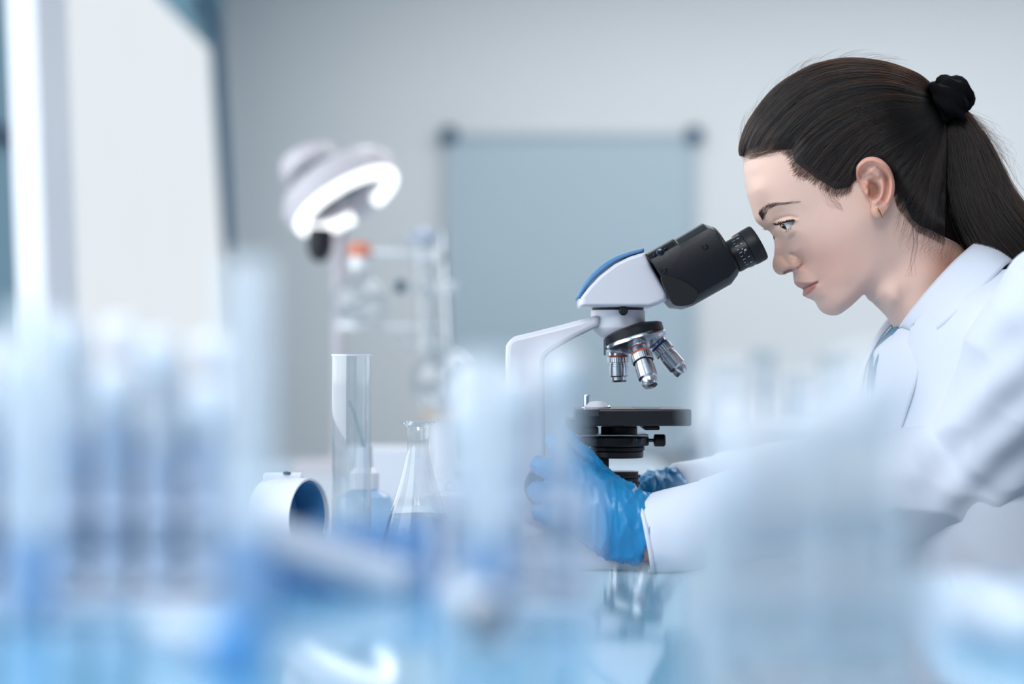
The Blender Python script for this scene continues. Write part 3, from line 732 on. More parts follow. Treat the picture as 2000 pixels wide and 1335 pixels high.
def hole_plate(mb, x0, y0, nx, ny, pitch, z, th, rh, n=16):
    """plate made of square cells, each with a round hole"""
    for i in range(nx):
        for j in range(ny):
            cx_, cy_ = x0+(i+0.5)*pitch, y0+(j+0.5)*pitch; V = []; Fc = []
            for zz_ in (z, z+th):
                for k in range(n):
                    a = 2*math.pi*(k+0.5)/n; ca, sa = math.cos(a), math.sin(a)
                    V.append((cx_+rh*ca, cy_+rh*sa, zz_))
                for k in range(n):
                    a = 2*math.pi*(k+0.5)/n; ca, sa = math.cos(a), math.sin(a); s = pitch/2/max(abs(ca), abs(sa))
                    V.append((cx_+s*ca, cy_+s*sa, zz_))
            for k in range(n):
                l = (k+1) % n
                Fc += [(k, l, n+l, n+k), (2*n+k, 3*n+k, 3*n+l, 2*n+l), (k, 2*n+k, 2*n+l, l)]
            mb.add(V, Fc)
def rack(label, x0, y0, nx, ny, pitch, zs, m, rh, hside):
    t = thing('test_tube_rack', label, 'rack', (x0+nx*pitch/2, y0+ny*pitch/2, SHELF), 'tube racks in the foreground')
    for i, z in enumerate(zs):
        mb = MB(); hole_plate(mb, x0, y0, nx, ny, pitch, z, 0.009, rh); mb.build(('bottom_plate', 'middle_plate', 'top_plate')[i] if len(zs) == 3 else 'plate', m, t, smooth=None)
    MB().box((x0+nx*pitch/2, y0+ny*pitch/2, SHELF+0.0025), (nx*pitch, ny*pitch, 0.004)).build('floor_plate', m, t)
    for x in (x0-0.002, x0+nx*pitch+0.002):
        MB().box((x, y0+ny*pitch/2, SHELF+hside/2+0.0005), (0.004, ny*pitch, hside)).build('end_panel', m, t, bevel=0.001)
    return t
def tube_proto(name, label, x, y, z, r, h, cap_m, fluid_h, grp, fluid=None, wall=None):
    t = thing(name, label, 'test tube', (x, y, z), grp)
    prof = [(r*math.sin(a), r-r*math.cos(a)) for a in np.linspace(0.02, math.pi/2, 8)]+[(r, h)]
    MB().lathe((x, y, z), (0, 0, 1), prof, 20, cap=False).build('tube_body', wall or M_tube, t)
    if cap_m: MB().lathe((x, y, z+h-0.004), (0, 0, 1), [(r*0.8, -0.004), (r*1.12, 0), (r*1.14, 0.012), (r*1.0, 0.015), (r*0.5, 0.016)], 20).build('cap', cap_m, t)
    if fluid_h: MB().lathe((x, y, z+0.0012), (0, 0, 1), [(r*0.84*math.sin(a), r-r*0.84*math.cos(a)) for a in np.linspace(0.02, math.pi/2, 6)]+[(r*0.84, fluid_h), (0.0005, fluid_h)], 18, cap=False).build('fluid', fluid or M_fluid, t)
    return t
ORD = ['first', 'second', 'third', 'fourth', 'fifth', 'sixth', 'seventh']
def fill(x0, y0, nx, ny, pitch, r, h, cap_m, fluid_h, where, hvar, skip=(), fluid=None, wall=None):
    for j in range(ny):
        for i in range(nx):
            if (i, j) in skip: continue
            hh_ = h+hvar*((i*7+j*3) % 5-2)/2.0
            tube_proto('test_tube', f'blurred tube, {ORD[i]} from the left in the {"near" if j == 0 else "far"} row of the {where}',
                       x0+(i+0.5)*pitch, y0+(j+0.5)*pitch, SHELF+0.005, r, hh_, cap_m, fluid_h*(0.85+0.07*((i+2*j) % 4)), 'tubes of the '+where, fluid, wall)
# left rack
P = 0.0205
xa = at(-70, 0, 0.90).x
rack('pale rack of blue filled tubes at the far left, blurred', xa, 0.87, 6, 2, P, (SHELF+0.012, SHELF+0.040), M_rack, 0.0086, 0.05)
fill(xa, 0.87, 6, 2, P, 0.0080, 0.096, M_cap, 0.072, 'left pale rack', 0.014)
# centre rack beside the microscope arm
xb = at(872, 0, 0.90).x
rack('pale rack of blue filled tubes before the microscope arm, blurred', xb, 0.87, 3, 2, P, (SHELF+0.014, SHELF+0.042), M_rack, 0.0086, 0.05)
fill(xb, 0.87, 3, 2, P, 0.0080, 0.086, M_cap, 0.058, 'centre pale rack', 0.010)
# right clear rack
xc = at(1385, 0, 0.60).x
M_fluidw = thin_glass('pale_fluid', (225, 232, 245), body=0.9, body_rgb=(250, 251, 254), edge=0.1, base=0.0, trl=0.2)
rack('clear rack of white tubes in front of the sleeve, blurred', xc, 0.60, 3, 2, 0.0205, (SHELF+0.030, SHELF+0.058), M_rackw, 0.0084, 0.062)
fill(xc, 0.60, 3, 2, 0.0205, 0.0078, 0.080, M_cap, 0.066, 'right clear rack', 0.010, fluid=M_fluidw, wall=M_tubew)

DT = 0.965
M_tray = thin_glass('tray_blue', (206, 226, 244), base=0.03, edge=0.25, body=0.22, body_rgb=(196, 222, 244), trl=0.35)
tx0, tx1 = at(492, 0, DT).x, at(852, 0, DT).x
t = thing('haze_tray', 'low translucent blue tray added as haze before the glass cylinder', 'tray', ((tx0+tx1)/2, DT, SHELF))  # tray added to lay a blue haze before the cylinder
MB().box(((tx0+tx1)/2, DT, SHELF+0.0015), (tx1-tx0, 0.05, 0.002)).build('tray_floor', M_tray, t)
for yy in (DT-0.025, DT+0.025): MB().box(((tx0+tx1)/2, yy, SHELF+0.0145), (tx1-tx0, 0.0016, 0.028)).build('side_wall', M_tray, t)
for xx in (tx0, tx1): MB().box((xx, DT, SHELF+0.0145), (0.0016, 0.05, 0.028)).build('end_wall', M_tray, t)

for px_, pt_, d_, r_, lab_ in ((482, 505, 0.80, 0.0105, 'tall pale tube rising in front of the window edge'), (948, 690, 0.80, 0.0105, 'tall pale tube in front of the microscope arm'),
                               (60, 600, 0.80, 0.011, 'tall pale tube at the far left edge'), (1660, 745, 0.72, 0.012, 'tall white tube in front of the coat lapel')):
    tube_proto('tall_tube', lab_, at(px_, 0, d_).x, d_, SHELF, r_, at(0, pt_, d_).z-SHELF, None, 0.035, 'tall standing tubes', fluid=M_fluid if px_ < 1500 else M_fluidw, wall=M_tubep if px_ < 1500 else M_tubew)

def lying_tube(label, p, q, r, m_body, cap_m=None):
    p, q = Vector(p), Vector(q); a = (q-p).normalized(); L = (q-p).length
    t = thing('sample_tube', label, 'test tube', tuple(p))
    prof = [(r*math.sin(b), r-r*math.cos(b)) for b in np.linspace(0.02, math.pi/2, 8)]+[(r, L)]
    MB().lathe(p, a, prof+[(r*0.9, L), (r*0.9, r), (0.0005, r*0.2)], 24, cap=False).build('tube_body', m_body, t)
    if cap_m: MB().lathe(p+a*(L-0.002), a, [(r*0.9, 0), (r*1.15, 0.001), (r*1.15, 0.016), (r*0.7, 0.018)], 24).build('cap', cap_m, t)
    return t
def onshelf(px_, d, r): return Vector((at(px_, 0, d).x, d, SHELF+r+0.0005))
lying_tube('pale tube lying on the glossy shelf, pointing at the viewer', onshelf(905, 0.86, 0.009), onshelf(955, 0.755, 0.009), 0.009, M_tubew, None)
lying_tube('thick pale tube leaning slantwise before the glass cylinder', at(455, 1030, 0.955), at(800, 1146, 0.91), 0.0105, thin_glass('lavender_plastic', body=0.7, body_rgb=(226, 230, 238), edge=0.2), None)
lying_tube('white capped tube lying at the right edge of the shelf', onshelf(1860, 0.80, 0.010), onshelf(1990, 0.74, 0.010), 0.0095, M_tube, M_cap)
lying_tube('blue capped tube lying left on the shelf near the rack', onshelf(300, 0.745, 0.008), onshelf(440, 0.70, 0.008), 0.0075, M_tube, M_capb)
tube_proto('test_tube', 'single translucent tube standing in front of the cuff', at(1408, 0, 0.93).x, 0.93, SHELF, 0.0125, 0.035, None, 0.02, 'loose standing vials', fluid=M_fluidw)
# ------------------------------------------------------------------ person
S0 = D0/F
person = thing('person', 'woman in a white lab coat and blue gloves leaning to the eyepiece', 'person', (0.52, D0, 0.62))
def pt(px, py, lat):                     # image position + lateral offset (cm, towards the camera) -> world
    return at(px, py, D0-lat/100.0)
def plane(p, lat):                       # same, expressed in mid-plane pixels
    k = (D0-lat/100.0)/D0
    return ((p[0]-CX)*k+CX, (p[1]-CY)*k+CY)
def project(a, b, lat):                  # mid-plane pixels + lateral (cm) -> image pixels
    k = D0/(D0-lat/100.0)
    return (a-CX)*k+CX, (b-CY)*k+CY
def tps_fit(X, v):
    n = len(X); r2 = ((X[:, None]-X[None])**2).sum(-1); K = 0.5*r2*np.log(r2+1e-12)
    Pm = np.c_[np.ones(n), X]; A = np.zeros((n+3, n+3)); A[:n, :n] = K+np.eye(n)*1e-5; A[:n, n:] = Pm; A[n:, :n] = Pm.T
    s = np.linalg.solve(A, np.r_[v, 0, 0, 0])
    def ev(Y):
        out = np.empty(len(Y))
        for i in range(0, len(Y), 20000):
            y = Y[i:i+20000]; r = ((y[:, None]-X[None])**2).sum(-1)
            out[i:i+20000] = (0.5*r*np.log(r+1e-12))@s[:n]+s[n]+y@s[n+1:]
        return out
    return ev
FACE = [(1453, 306), (1453, 330), (1455, 355), (1459, 380), (1466, 402), (1473, 425), (1480, 436), (1491, 445), (1503, 452), (1509, 460), (1512, 471), (1513, 482),
        (1512, 497), (1509.5, 509), (1509, 519), (1512.5, 529), (1520, 535.5), (1530, 536.5), (1540, 532.5), (1548, 531), (1549.5, 541), (1550.5, 549), (1553, 555),
        (1559, 560.5), (1567.5, 564.5), (1569, 569), (1568, 576), (1574, 580.5), (1584, 584.5), (1592, 589.5), (1596.5, 598), (1604, 608), (1615.5, 614), (1629, 616), (1643, 611.5), (1664, 596), (1686.5, 575.5)]
NECK = [(1700, 584), (1714.5, 596), (1737, 623), (1751.5, 646), (1768, 690), (1800, 722), (1860, 715), (1905, 660), (1908, 580), (1893, 510), (1868, 462), (1848, 420), (1840, 380)]
SKULL = [(1843, 340), (1845, 290), (1839, 245), (1827, 210), (1807, 182), (1780, 160), (1748, 144), (1720, 134), (1695, 129), (1660, 127), (1625, 131), (1590, 139), (1560, 153), (1528, 174), (1493, 210), (1469, 246), (1458, 280)]
outline = np.array(FACE+NECK+SKULL)
C0 = np.array((1712.0, 420.0))
def densify(P, step):
    out = []
    for a, b in zip(P, np.roll(P, -1, 0)):
        k = max(1, int(np.linalg.norm(b-a)/step)); out += [a+(b-a)*i/k for i in range(k)]
    return np.array(out)
LM = [ # cranium and forehead
 (1720, 250, 7.2), (1720, 190, 5.6), (1640, 190, 5.2), (1640, 255, 6.7), (1560, 215, 4.7), (1780, 250, 6.2), (1790, 320, 6.0), (1725, 320, 7.2), (1800, 205, 4.0), (1760, 180, 4.6),
 (1560, 275, 5.8), (1510, 250, 4.3), (1478, 285, 2.9), (1474, 330, 3.0), (1505, 325, 4.7), (1550, 335, 5.9), (1600, 330, 6.5), (1650, 330, 7.0), (1478, 370, 3.1), (1510, 365, 4.7), (1550, 370, 5.7),
 (1486, 412, 2.0), (1500, 402, 3.3), (1515, 400, 4.2), (1540, 395, 5.1), (1560, 400, 5.5), (1600, 395, 6.2), (1650, 415, 6.8), (1690, 430, 7.0), (1470, 345, 2.4),
 # eye region (lid envelope)
 (1496, 436, 1.6), (1505, 434, 2.3), (1513, 428, 2.9), (1526, 424, 3.7), (1540, 421, 4.4), (1519, 442, 2.6), (1526, 441, 3.4), (1536, 440, 4.0), (1546, 439, 4.4), (1558, 440, 4.7), (1570, 425, 5.2),
 # nose
 (1515, 462, 0.7), (1520, 470, 1.1), (1519, 484, 1.1), (1527, 480, 1.7), (1536, 474, 2.5), (1545, 466, 3.4), (1531, 461, 2.9), (1529, 454, 3.2), (1540, 458, 3.9), (1530, 495, 1.5), (1542, 488, 2.3), (1555, 488, 3.0),
 (1514, 515, 0.75), (1520, 518, 1.1), (1530, 512, 1.45), (1540, 508, 1.7), (1550, 507, 1.85), (1560, 511, 1.9), (1566, 515, 2.0), (1572, 508, 2.6), (1522, 531, 0.7), (1535, 530, 1.0), (1548, 525, 1.55), (1558, 523, 1.85),
 # mouth and chin
 (1553, 537, 0.8), (1562, 535, 1.6), (1575, 535, 2.3), (1590, 530, 3.0), (1557, 552, 0.9), (1566, 555, 1.5), (1580, 553, 2.2), (1597, 550, 2.8), (1574, 571, 1.05), (1582, 567, 1.7), (1590, 560, 2.3),
 (1586, 578, 1.2), (1600, 575, 2.2), (1603, 593, 1.2), (1612, 602, 1.4), (1630, 604, 1.9), (1615, 588, 2.2), (1640, 590, 2.9), (1620, 565, 3.1), (1660, 582, 3.2),
 # cheek and jaw
 (1562, 460, 4.4), (1585, 470, 4.8), (1605, 455, 5.6), (1630, 465, 6.0), (1650, 480, 6.0), (1590, 495, 4.2), (1620, 505, 4.8), (1615, 530, 3.9), (1640, 540, 4.4), (1660, 555, 4.2), (1680, 520, 5.4), (1700, 480, 6.2), (1715, 440, 6.6),
 (1705, 515, 5.6), (1692, 550, 4.5), (1680, 568, 3.4),
 # neck
 (1750, 525, 4.9), (1780, 480, 5.4), (1765, 580, 4.8), (1800, 540, 5.4), (1840, 580, 5.2), (1850, 530, 4.9), (1830, 640, 5.4), (1790, 640, 4.7), (1712, 582, 2.6), (1735, 590, 3.9), (1720, 555, 4.2), (1735, 500, 5.5), (1820, 440, 5.8), (1800, 380, 6.1), (1760, 400, 6.5), (1745, 450, 6.1)]
Bd = densify(outline, 9.0)
X = np.r_[Bd, np.array([plane((x, y), l) for x, y, l in LM])]/100.0
V_ = np.r_[np.zeros(len(Bd)), np.array([l*l for _, _, l in LM])]
head_h = tps_fit(X, V_)

def polar(outl, c, ths, NR):
    """points of a star-shaped outline: (NR+1, NT, 2) with rho"""
    P = outl-c; A = P; B = np.roll(P, -1, 0); R = np.zeros(len(ths))
    for i, th in enumerate(ths):
        d = np.array((math.cos(th), math.sin(th)))
        den = d[0]*(B-A)[:, 1]-d[1]*(B-A)[:, 0]
        with np.errstate(divide='ignore', invalid='ignore'):
            t = (A[:, 0]*(B-A)[:, 1]-A[:, 1]*(B-A)[:, 0])/den; s = (A[:, 0]*d[1]-A[:, 1]*d[0])/den
        ok = (s >= -1e-9) & (s <= 1+1e-9) & (t > 0); R[i] = t[ok].min() if ok.any() else R[i-1]
    rho = np.sin(np.linspace(0, 1, NR+1)*math.pi/2)**0.9
    return rho, c+rho[:, None, None]*(R[:, None]*np.stack([np.cos(ths), np.sin(ths)], 1))[None]
# finer angular steps over the face
dens = lambda th: 3.2 if 1.75 < th < 3.75 else 1.0
fine = np.linspace(0, 2*math.pi, 4001); cum = np.cumsum([dens(t) for t in fine]); cum = (cum-cum[0])/(cum[-1]-cum[0])
NT, NR = 760, 170
ths = np.interp(np.arange(NT)/NT, cum, fine)
rho, G = polar(densify(spline(outline, 420, closed=True), 3.0), C0, ths, NR)
A2 = G.reshape(-1, 2)
hv = head_h(A2/100.0).reshape(NR+1, NT)*(1-rho[:, None]**70)
lat = np.sqrt(np.maximum(hv, 0))
lat[-1] = 0; lat[0] = lat[0].mean()
IX, IY = project(G[..., 0], G[..., 1], lat); IP = np.stack([IX, IY], -1)
def gline(poly, sig): return np.exp(-(seg_dist(IP, poly)/sig)**2)
def gpt(x, y, sx, sy): return np.exp(-((IX-x)/sx)**2-((IY-y)/sy)**2)
EYE_OPEN = [(1522.5, 439), (1528, 436.5), (1535, 434.5), (1543, 432.5), (1551, 431), (1548.5, 436), (1544.5, 441), (1539.5, 446.5), (1535, 448.5), (1529, 446), (1525, 442.5)]
amp = np.minimum(1, lat/0.5)
d = np.zeros_like(lat)
d += -0.13*gline([(1516, 430), (1528, 425), (1542, 422), (1556, 425)], 3.2)            # lid crease
d += 0.10*gline([(1520, 435), (1530, 431), (1545, 428), (1554, 430)], 3.0)             # upper lid edge
d += 0.06*gline([(1525, 450), (1534, 454), (1544, 448)], 3.0)                          # lower lid edge
d += -0.10*gline([(1520, 462), (1536, 466), (1552, 458)], 6.0)                         # tear trough
d += -0.30*gline([(1545, 496), (1557, 499), (1566, 506), (1569, 515), (1564, 523)], 4.0)  # alar groove
d += 0.26*gpt(1552, 511, 9, 8)                                                        # alar wing
d += -0.10*gline([(1528, 500), (1538, 515)], 5.0)
d += -0.55*gline([(1533, 531.5), (1540, 528), (1547, 526.5)], 3.2)                     # nostril
d += -0.06*gline([(1570, 520), (1588, 533), (1602, 545)], 7.0)                         # nasolabial fold
d += -0.20*gline([(1567, 564.5), (1576, 560), (1586, 556), (1597, 551)], 2.3)          # mouth line
d += 0.10*gline([(1560, 556), (1574, 554), (1586, 553)], 4.0)                          # upper lip
d += 0.13*gline([(1572, 571), (1580, 566), (1588, 560)], 4.0)                          # lower lip
d += -0.10*gpt(1600, 551, 6, 6)
d += -0.08*gline([(1578, 581), (1590, 577), (1600, 568)], 6.0)                         # below the lower lip
d += 0.10*gline([(1484, 424), (1498, 408), (1515, 401), (1540, 398)], 9.0)             # brow ridge
d += -0.10*gpt(1700, 535, 40, 14)*0
lat2 = np.maximum(lat+d*amp, 0); lat2[-1] = 0
op = inside(IP, EYE_OPEN); ed = seg_dist(IP, EYE_OPEN+[EYE_OPEN[0]])
ec0 = plane((1547.5, 441), 3.1)
qe = 1.16**2-(((G[..., 0]-ec0[0])**2+(G[..., 1]-ec0[1])**2)*(S0*100)**2)
lat_e = np.where(qe > 0, 3.1+np.sqrt(np.maximum(qe, 0)), 0)          # outer surface of the eyeball
lid = lat_e+0.05+0.09*ss(0, 4, ed)
lat2 = np.where((~op) & (qe > 0) & (IX > 1516), -smin(-lat2, -lid, 0.18), lat2)
lat2 = np.where(op, np.where(qe > 0, np.minimum(lat2, lat_e-0.12), lat2)-np.minimum(0.9, 0.3*ed), lat2)
def half(side): # world coordinates
    return np.stack([(G[..., 0]-CX)*S0, D0-side*lat2/100.0, ZC-(G[..., 1]-CY)*S0], -1).reshape(-1, 3)
n1 = (NR+1)*NT
VA, VB = half(1), half(-1)
i, k = np.meshgrid(np.arange(NR), np.arange(NT), indexing='ij'); l = (k+1) % NT
QA = np.stack([i*NT+k, (i+1)*NT+k, (i+1)*NT+l, i*NT+l], -1).reshape(-1, 4)
QB = QA[:, ::-1].copy(); ringi = np.arange(NR*NT, n1)
mapB = np.arange(n1)+n1; mapB[ringi] = ringi                       # share the profile ring
headV = np.r_[VA, VB]; headQ = np.r_[QA, mapB[QB]]
# skin colours, with shade painted into the mouth line and nostril
skin = np.tile(np.array(lin((232, 196, 180))[:3]), (n1, 1)).reshape(NR+1, NT, 3)
def tint(mask, rgb, a):
    global skin
    m = np.clip(mask*a, 0, 1)[..., None]; skin = skin*(1-m)+np.array(lin(rgb)[:3])*m
tint(np.exp(-((IX-1615)/70)**2-((IY-510)/60)**2), (220, 152, 138), 0.42)
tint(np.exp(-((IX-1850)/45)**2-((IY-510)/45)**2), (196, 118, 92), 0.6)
tint(gpt(1535, 515, 30, 24), (214, 150, 116), 0.45)
UL = [(1549, 553), (1556, 549.5), (1572, 551.5), (1598, 549.5), (1584, 557), (1567, 566), (1555, 560)]
LL = [(1566, 564), (1583, 556.5), (1598, 550.5), (1592, 562), (1582, 572), (1572, 578), (1564, 579)]
def polymask(poly, soft): dd = seg_dist(IP, poly+[poly[0]]); return ss(-soft, soft, np.where(inside(IP, poly), dd, -dd))
tint(polymask(UL, 2.5), (186, 116, 108), 0.75); tint(polymask(LL, 2.5), (188, 104, 94), 0.85)
tint(gline([(1567, 564.5), (1576, 560), (1586, 556), (1597, 551)], 1.8), (110, 50, 46), 0.8)  # shade between the lips, painted as a dark line
tint(np.exp(-(np.where(op, 0, ed)/2.2)**2)*(IY < 440), (96, 66, 62), 0.75)
tint(np.exp(-(np.where(op, 0, ed)/2.2)**2)*(IY >= 440), (190, 140, 130), 0.5)
tint(gline([(1533, 531.5), (1540, 528), (1547, 526.5)], 2.6), (80, 36, 30), 0.9)  # nostril shade painted dark
HAIRLINE = [(1438, 313), (1455, 304), (1475, 302), (1502, 295), (1526, 290), (1541, 296), (1549, 312), (1556, 330), (1570, 342), (1592, 350), (1610, 362), (1628, 372), (1649, 376), (1664, 368), (1672, 348), (1684, 330), (1705, 325), (1728, 338), (1740, 356), (1748, 385), (1754, 412), (1768, 440), (1790, 458), (1818, 470), (1858, 489), (1876, 498), (1930, 530)]
HPOLY = HAIRLINE+[(2000, 520), (2000, 60), (1400, 60), (1400, 313)]
HLS = spline(HAIRLINE[1:14], 400)
hsd = seg_dist(IP, HAIRLINE); hsd = np.where(inside(IP, HPOLY), hsd, -hsd)
nz_ = np.sin(IX*0.9+IY*0.35)*1.6+np.sin(IX*0.37-IY*0.8)*1.8
tint(ss(-2, 42, hsd+nz_), (34, 25, 24), 1.0)                       # scalp under the hair roots
skinc = np.r_[skin.reshape(-1, 3), skin.reshape(-1, 3)]

# ears: polar sheets with helix, scapha, antihelix, concha, lobe
EAR = np.array([(1667, 352), (1668, 338), (1675, 323), (1685, 312), (1697, 307), (1710, 307.5), (1723, 313), (1735, 325), (1743, 341), (1747, 359), (1746, 377), (1741, 393), (1735, 405), (1728, 415), (1720, 423), (1711, 424), (1704, 418), (1701, 408), (1701, 396), (1696, 384), (1685, 372), (1673, 362)], float)
EC = np.array((1706.0, 366.0)); NE, ME = 120, 46
eth = np.linspace(-math.pi, math.pi, NE, endpoint=False)
_, EG = polar(densify(spline(EAR, 160, closed=True), 1.5), EC, eth, ME)
er = np.linalg.norm(EG-EC, axis=-1)/np.maximum(np.linalg.norm(EG[-1]-EC, axis=-1), 1e-6)
EX, EY = EG[..., 0], EG[..., 1]
hd2 = np.sqrt(np.maximum(head_h(np.stack([(EX-CX)*(D0-0.07)/D0+CX, (EY-CY)*(D0-0.07)/D0+CY], -1).reshape(-1, 2)/100.0), 0)).reshape(EX.shape)
back = ss(1672, 1745, EX)
def eline(poly, s): return np.exp(-(seg_dist(np.stack([EX, EY], -1), poly)/s)**2)
helix = eline([(1688, 366), (1677, 352), (1674, 338), (1680, 323), (1692, 313), (1708, 312), (1722, 318), (1734, 330), (1741, 346), (1742, 364), (1740, 380), (1734, 395)], 5.0)
fossa = eline([(1688, 335), (1697, 325), (1710, 322), (1722, 329), (1731, 342), (1733.5, 360), (1731, 378), (1726, 392)], 4.0)
anti = eline([(1702, 336), (1713, 340), (1722, 350), (1724, 366), (1720, 382), (1712, 392)], 5.0)+0.5*eline([(1716, 343), (1706, 345), (1694, 352)], 4.0)
concha = np.exp(-(((EX-1707)/12)**2+((EY-372)/16)**2)**2)
tragus = np.exp(-((EX-1694)/5.5)**2-((EY-374)/9)**2); antitr = np.exp(-((EX-1711)/7)**2-((EY-396)/5)**2)
lobeb = np.exp(-((EX-1715)/12)**2-((EY-410)/12)**2); frontedge = (1-ss(1676, 1692, EX))*ss(345, 360, EY)
cymba = np.exp(-((EX-1700)/9)**2-((EY-354)/5)**2)
eh = hd2-0.05+1.45*back+1.35*(1-ss(318, 352, EY))*ss(1664, 1676, EX)+0.46*helix*(1-frontedge)-0.36*fossa+0.30*anti-1.5*concha*(1-tragus)-0.35*cymba+0.42*tragus+0.28*antitr+0.25*lobeb
eh = eh+0.40*ss(1678, 1696, EX)
eh = np.maximum(eh, hd2+0.30*ss(1680, 1694, EX)-0.04)
eh = np.where(er > 0.98, eh-0.12, eh)
def ear_world(px_, py_, lt, side):
    a_ = (px_-CX)*(D0-lt/100)/D0+CX; b_ = (py_-CY)*(D0-lt/100)/D0+CY
    return np.stack([(a_-CX)*S0, D0-side*lt/100, ZC-(b_-CY)*S0], -1)
rowsx = [ear_world(EX, EY, eh, 1)]
ex2 = EC+(EG[-1]-EC)*1.015; bk1 = ear_world(ex2[:, 0], ex2[:, 1], eh[-1]-0.22, 1)
ex3 = EC+(EG[-1]-EC)*0.90; bk2 = ear_world(ex3[:, 0], ex3[:, 1], np.maximum(hd2[-1]-0.5, eh[-1]-1.0*(0.4+back[-1])), 1)
ex4 = EC+(EG[-1]-EC)*0.72; bk3 = ear_world(ex4[:, 0], ex4[:, 1], hd2[-1]-0.7, 1)
EV = np.concatenate([rowsx[0], bk1[None], bk2[None], bk3[None]], 0); ne = EV.shape[0]
EVn = EV.reshape(-1, 3); EVf = EVn.copy(); EVf[:, 1] = 2*D0-EVf[:, 1]
# the far ear keeps the mirrored world position (lateral offset reversed)
i, k = np.meshgrid(np.arange(ne-1), np.arange(NE), indexing='ij'); l = (k+1) % NE
EQ = np.stack([i*NE+k, (i+1)*NE+k, (i+1)*NE+l, i*NE+l], -1).reshape(-1, 4)
ec_ = np.tile(np.array(lin((218, 168, 150))[:3]), (len(EVn), 1))
sh = np.clip(0.55*helix.reshape(-1), 0, 1)[:, None]; ec_[:EX.size] = ec_[:EX.size]*(1-sh)+np.array(lin((226, 150, 128))[:3])*sh
sh = np.clip(0.75*concha.reshape(-1), 0, 1)[:, None]; ec_[:EX.size] = ec_[:EX.size]*(1-sh)+np.array(lin((150, 90, 74))[:3])*sh  # ear hollow tinted dark, standing in for its shade
# torso, arms and wrists under the clothes
def body_sdf(P):
    f = ellipsoid(P, pt(1960, 900, 0), (0.09, 0.13, 0.20))
    f = smin(f, round_cone(P, pt(1850, 670, 0), pt(1900, 760, 0), 0.035, 0.07), 0.03)
    f = smin(f, round_cone(P, pt(1960, 1000, 0), pt(2010, 1500, 0), 0.11, 0.13), 0.05)
    for s in (1, -1):
        sh_ = pt(2075, 650, 17) if s > 0 else pt(2010, 660, -16)
        el = pt(1908, 922, 8.5) if s > 0 else pt(1800, 930, -24)
        wr = pt(1240, 1048, 9) if s > 0 else pt(1300, 972, -8)
        f = smin(f, round_cone(P, pt(1900, 700, 6*s), sh_, 0.06, 0.05), 0.03)
        f = smin(f, round_cone(P, sh_, el, 0.045, 0.038), 0.02); f = smin(f, round_cone(P, el, wr, 0.038, 0.025), 0.015)
    return f
lo = np.array(pt(1200, 0, 0)); BV, BQ = surface_nets(body_sdf, (0.08, 1.60, 0.56), (0.66, 2.40, 1.16), 0.008)
# mesh assembly
parts = [(headV, headQ, skinc), (EVn, EQ, ec_), (EVf, EQ[:, ::-1], ec_), (BV, BQ, np.tile(np.array(lin((214, 178, 164))[:3]), (len(BV), 1)))]
allV, allQ, allC, off_ = [], [], [], 0
for v, q, c_ in parts:
    allV.append(v); allQ.append(q+off_); allC.append(c_); off_ += len(v)
allV, allQ, allC = np.concatenate(allV), np.concatenate(allQ), np.concatenate(allC)
me = np_mesh('body', allV, allQ)
ca = me.color_attributes.new('skin', 'FLOAT_COLOR', 'POINT'); ca.data.foreach_set('color', np.c_[allC, np.ones(len(allC))].astype(np.float32).ravel())
M_skin = mat('skin', (214, 178, 164), 0.45, var=0.03, nscale=90, bump=0.08, bscale=700, sss=0.35, spec=0.4)
nt = M_skin.node_tree; vc = nt.nodes.new('ShaderNodeVertexColor'); vc.layer_name = 'skin'
mxn = [n for n in nt.nodes if n.bl_idname == 'ShaderNodeMix'][0]
mul = nt.nodes.new('ShaderNodeMix'); mul.data_type = 'RGBA'; mul.inputs[0].default_value = 0.12
nt.links.new(vc.outputs['Color'], mul.inputs[6]); nt.links.new(mxn.outputs[2], mul.inputs[7])
nt.links.new(mul.outputs[2], nt.nodes['Principled BSDF'].inputs['Base Color'])
body = finish(me, 'body', M_skin, person, smooth=180)

# eyes
def eye_material():
    m = bpy.data.materials.new('eye'); m.use_nodes = True; nt = m.node_tree; p = nt.nodes['Principled BSDF']
    tc = nt.nodes.new('ShaderNodeTexCoord'); sp = nt.nodes.new('ShaderNodeSeparateXYZ'); cr = nt.nodes.new('ShaderNodeValToRGB'); mp = nt.nodes.new('ShaderNodeMath')
    mp.operation = 'DIVIDE'; mp.inputs[1].default_value = 0.0116
    nt.links.new(tc.outputs['Object'], sp.inputs[0]); nt.links.new(sp.outputs['Z'], mp.inputs[0]); nt.links.new(mp.outputs[0], cr.inputs[0])
    e = cr.color_ramp.elements; e[0].position = 0.0; e[0].color = lin((214, 214, 222)); e[1].position = 0.83; e[1].color = lin((214, 216, 224))
    for pos, c_ in ((0.862, (20, 20, 24)), (0.89, (44, 48, 54)), (0.94, (50, 56, 62)), (0.95, (8, 8, 10)), (1.0, (8, 8, 10))):
        x = e.new(pos); x.color = lin(c_)
    nt.links.new(cr.outputs[0], p.inputs['Base Color']); p.inputs['Roughness'].default_value = 0.06; p.inputs['Coat Weight'].default_value = 0.6
    return m
M_eye = eye_material()
for s in (1, -1):
    me = bpy.data.meshes.new('eyeball'); bm = bmesh.new(); bmesh.ops.create_uvsphere(bm, u_segments=48, v_segments=32, radius=0.0116); bm.to_mesh(me); bm.free()
    o = finish(me, 'eyeball', M_eye, None, smooth=180)
    c_ = at(1547.5, 441, D0-0.031); o.location = (c_.x, D0-s*0.031, c_.z)
    g = Vector((-0.90, -0.30 if s > 0 else -0.12, -0.30)).normalized(); o.rotation_euler = g.to_track_quat('Z', 'Y').to_euler()
    attach(o, person)

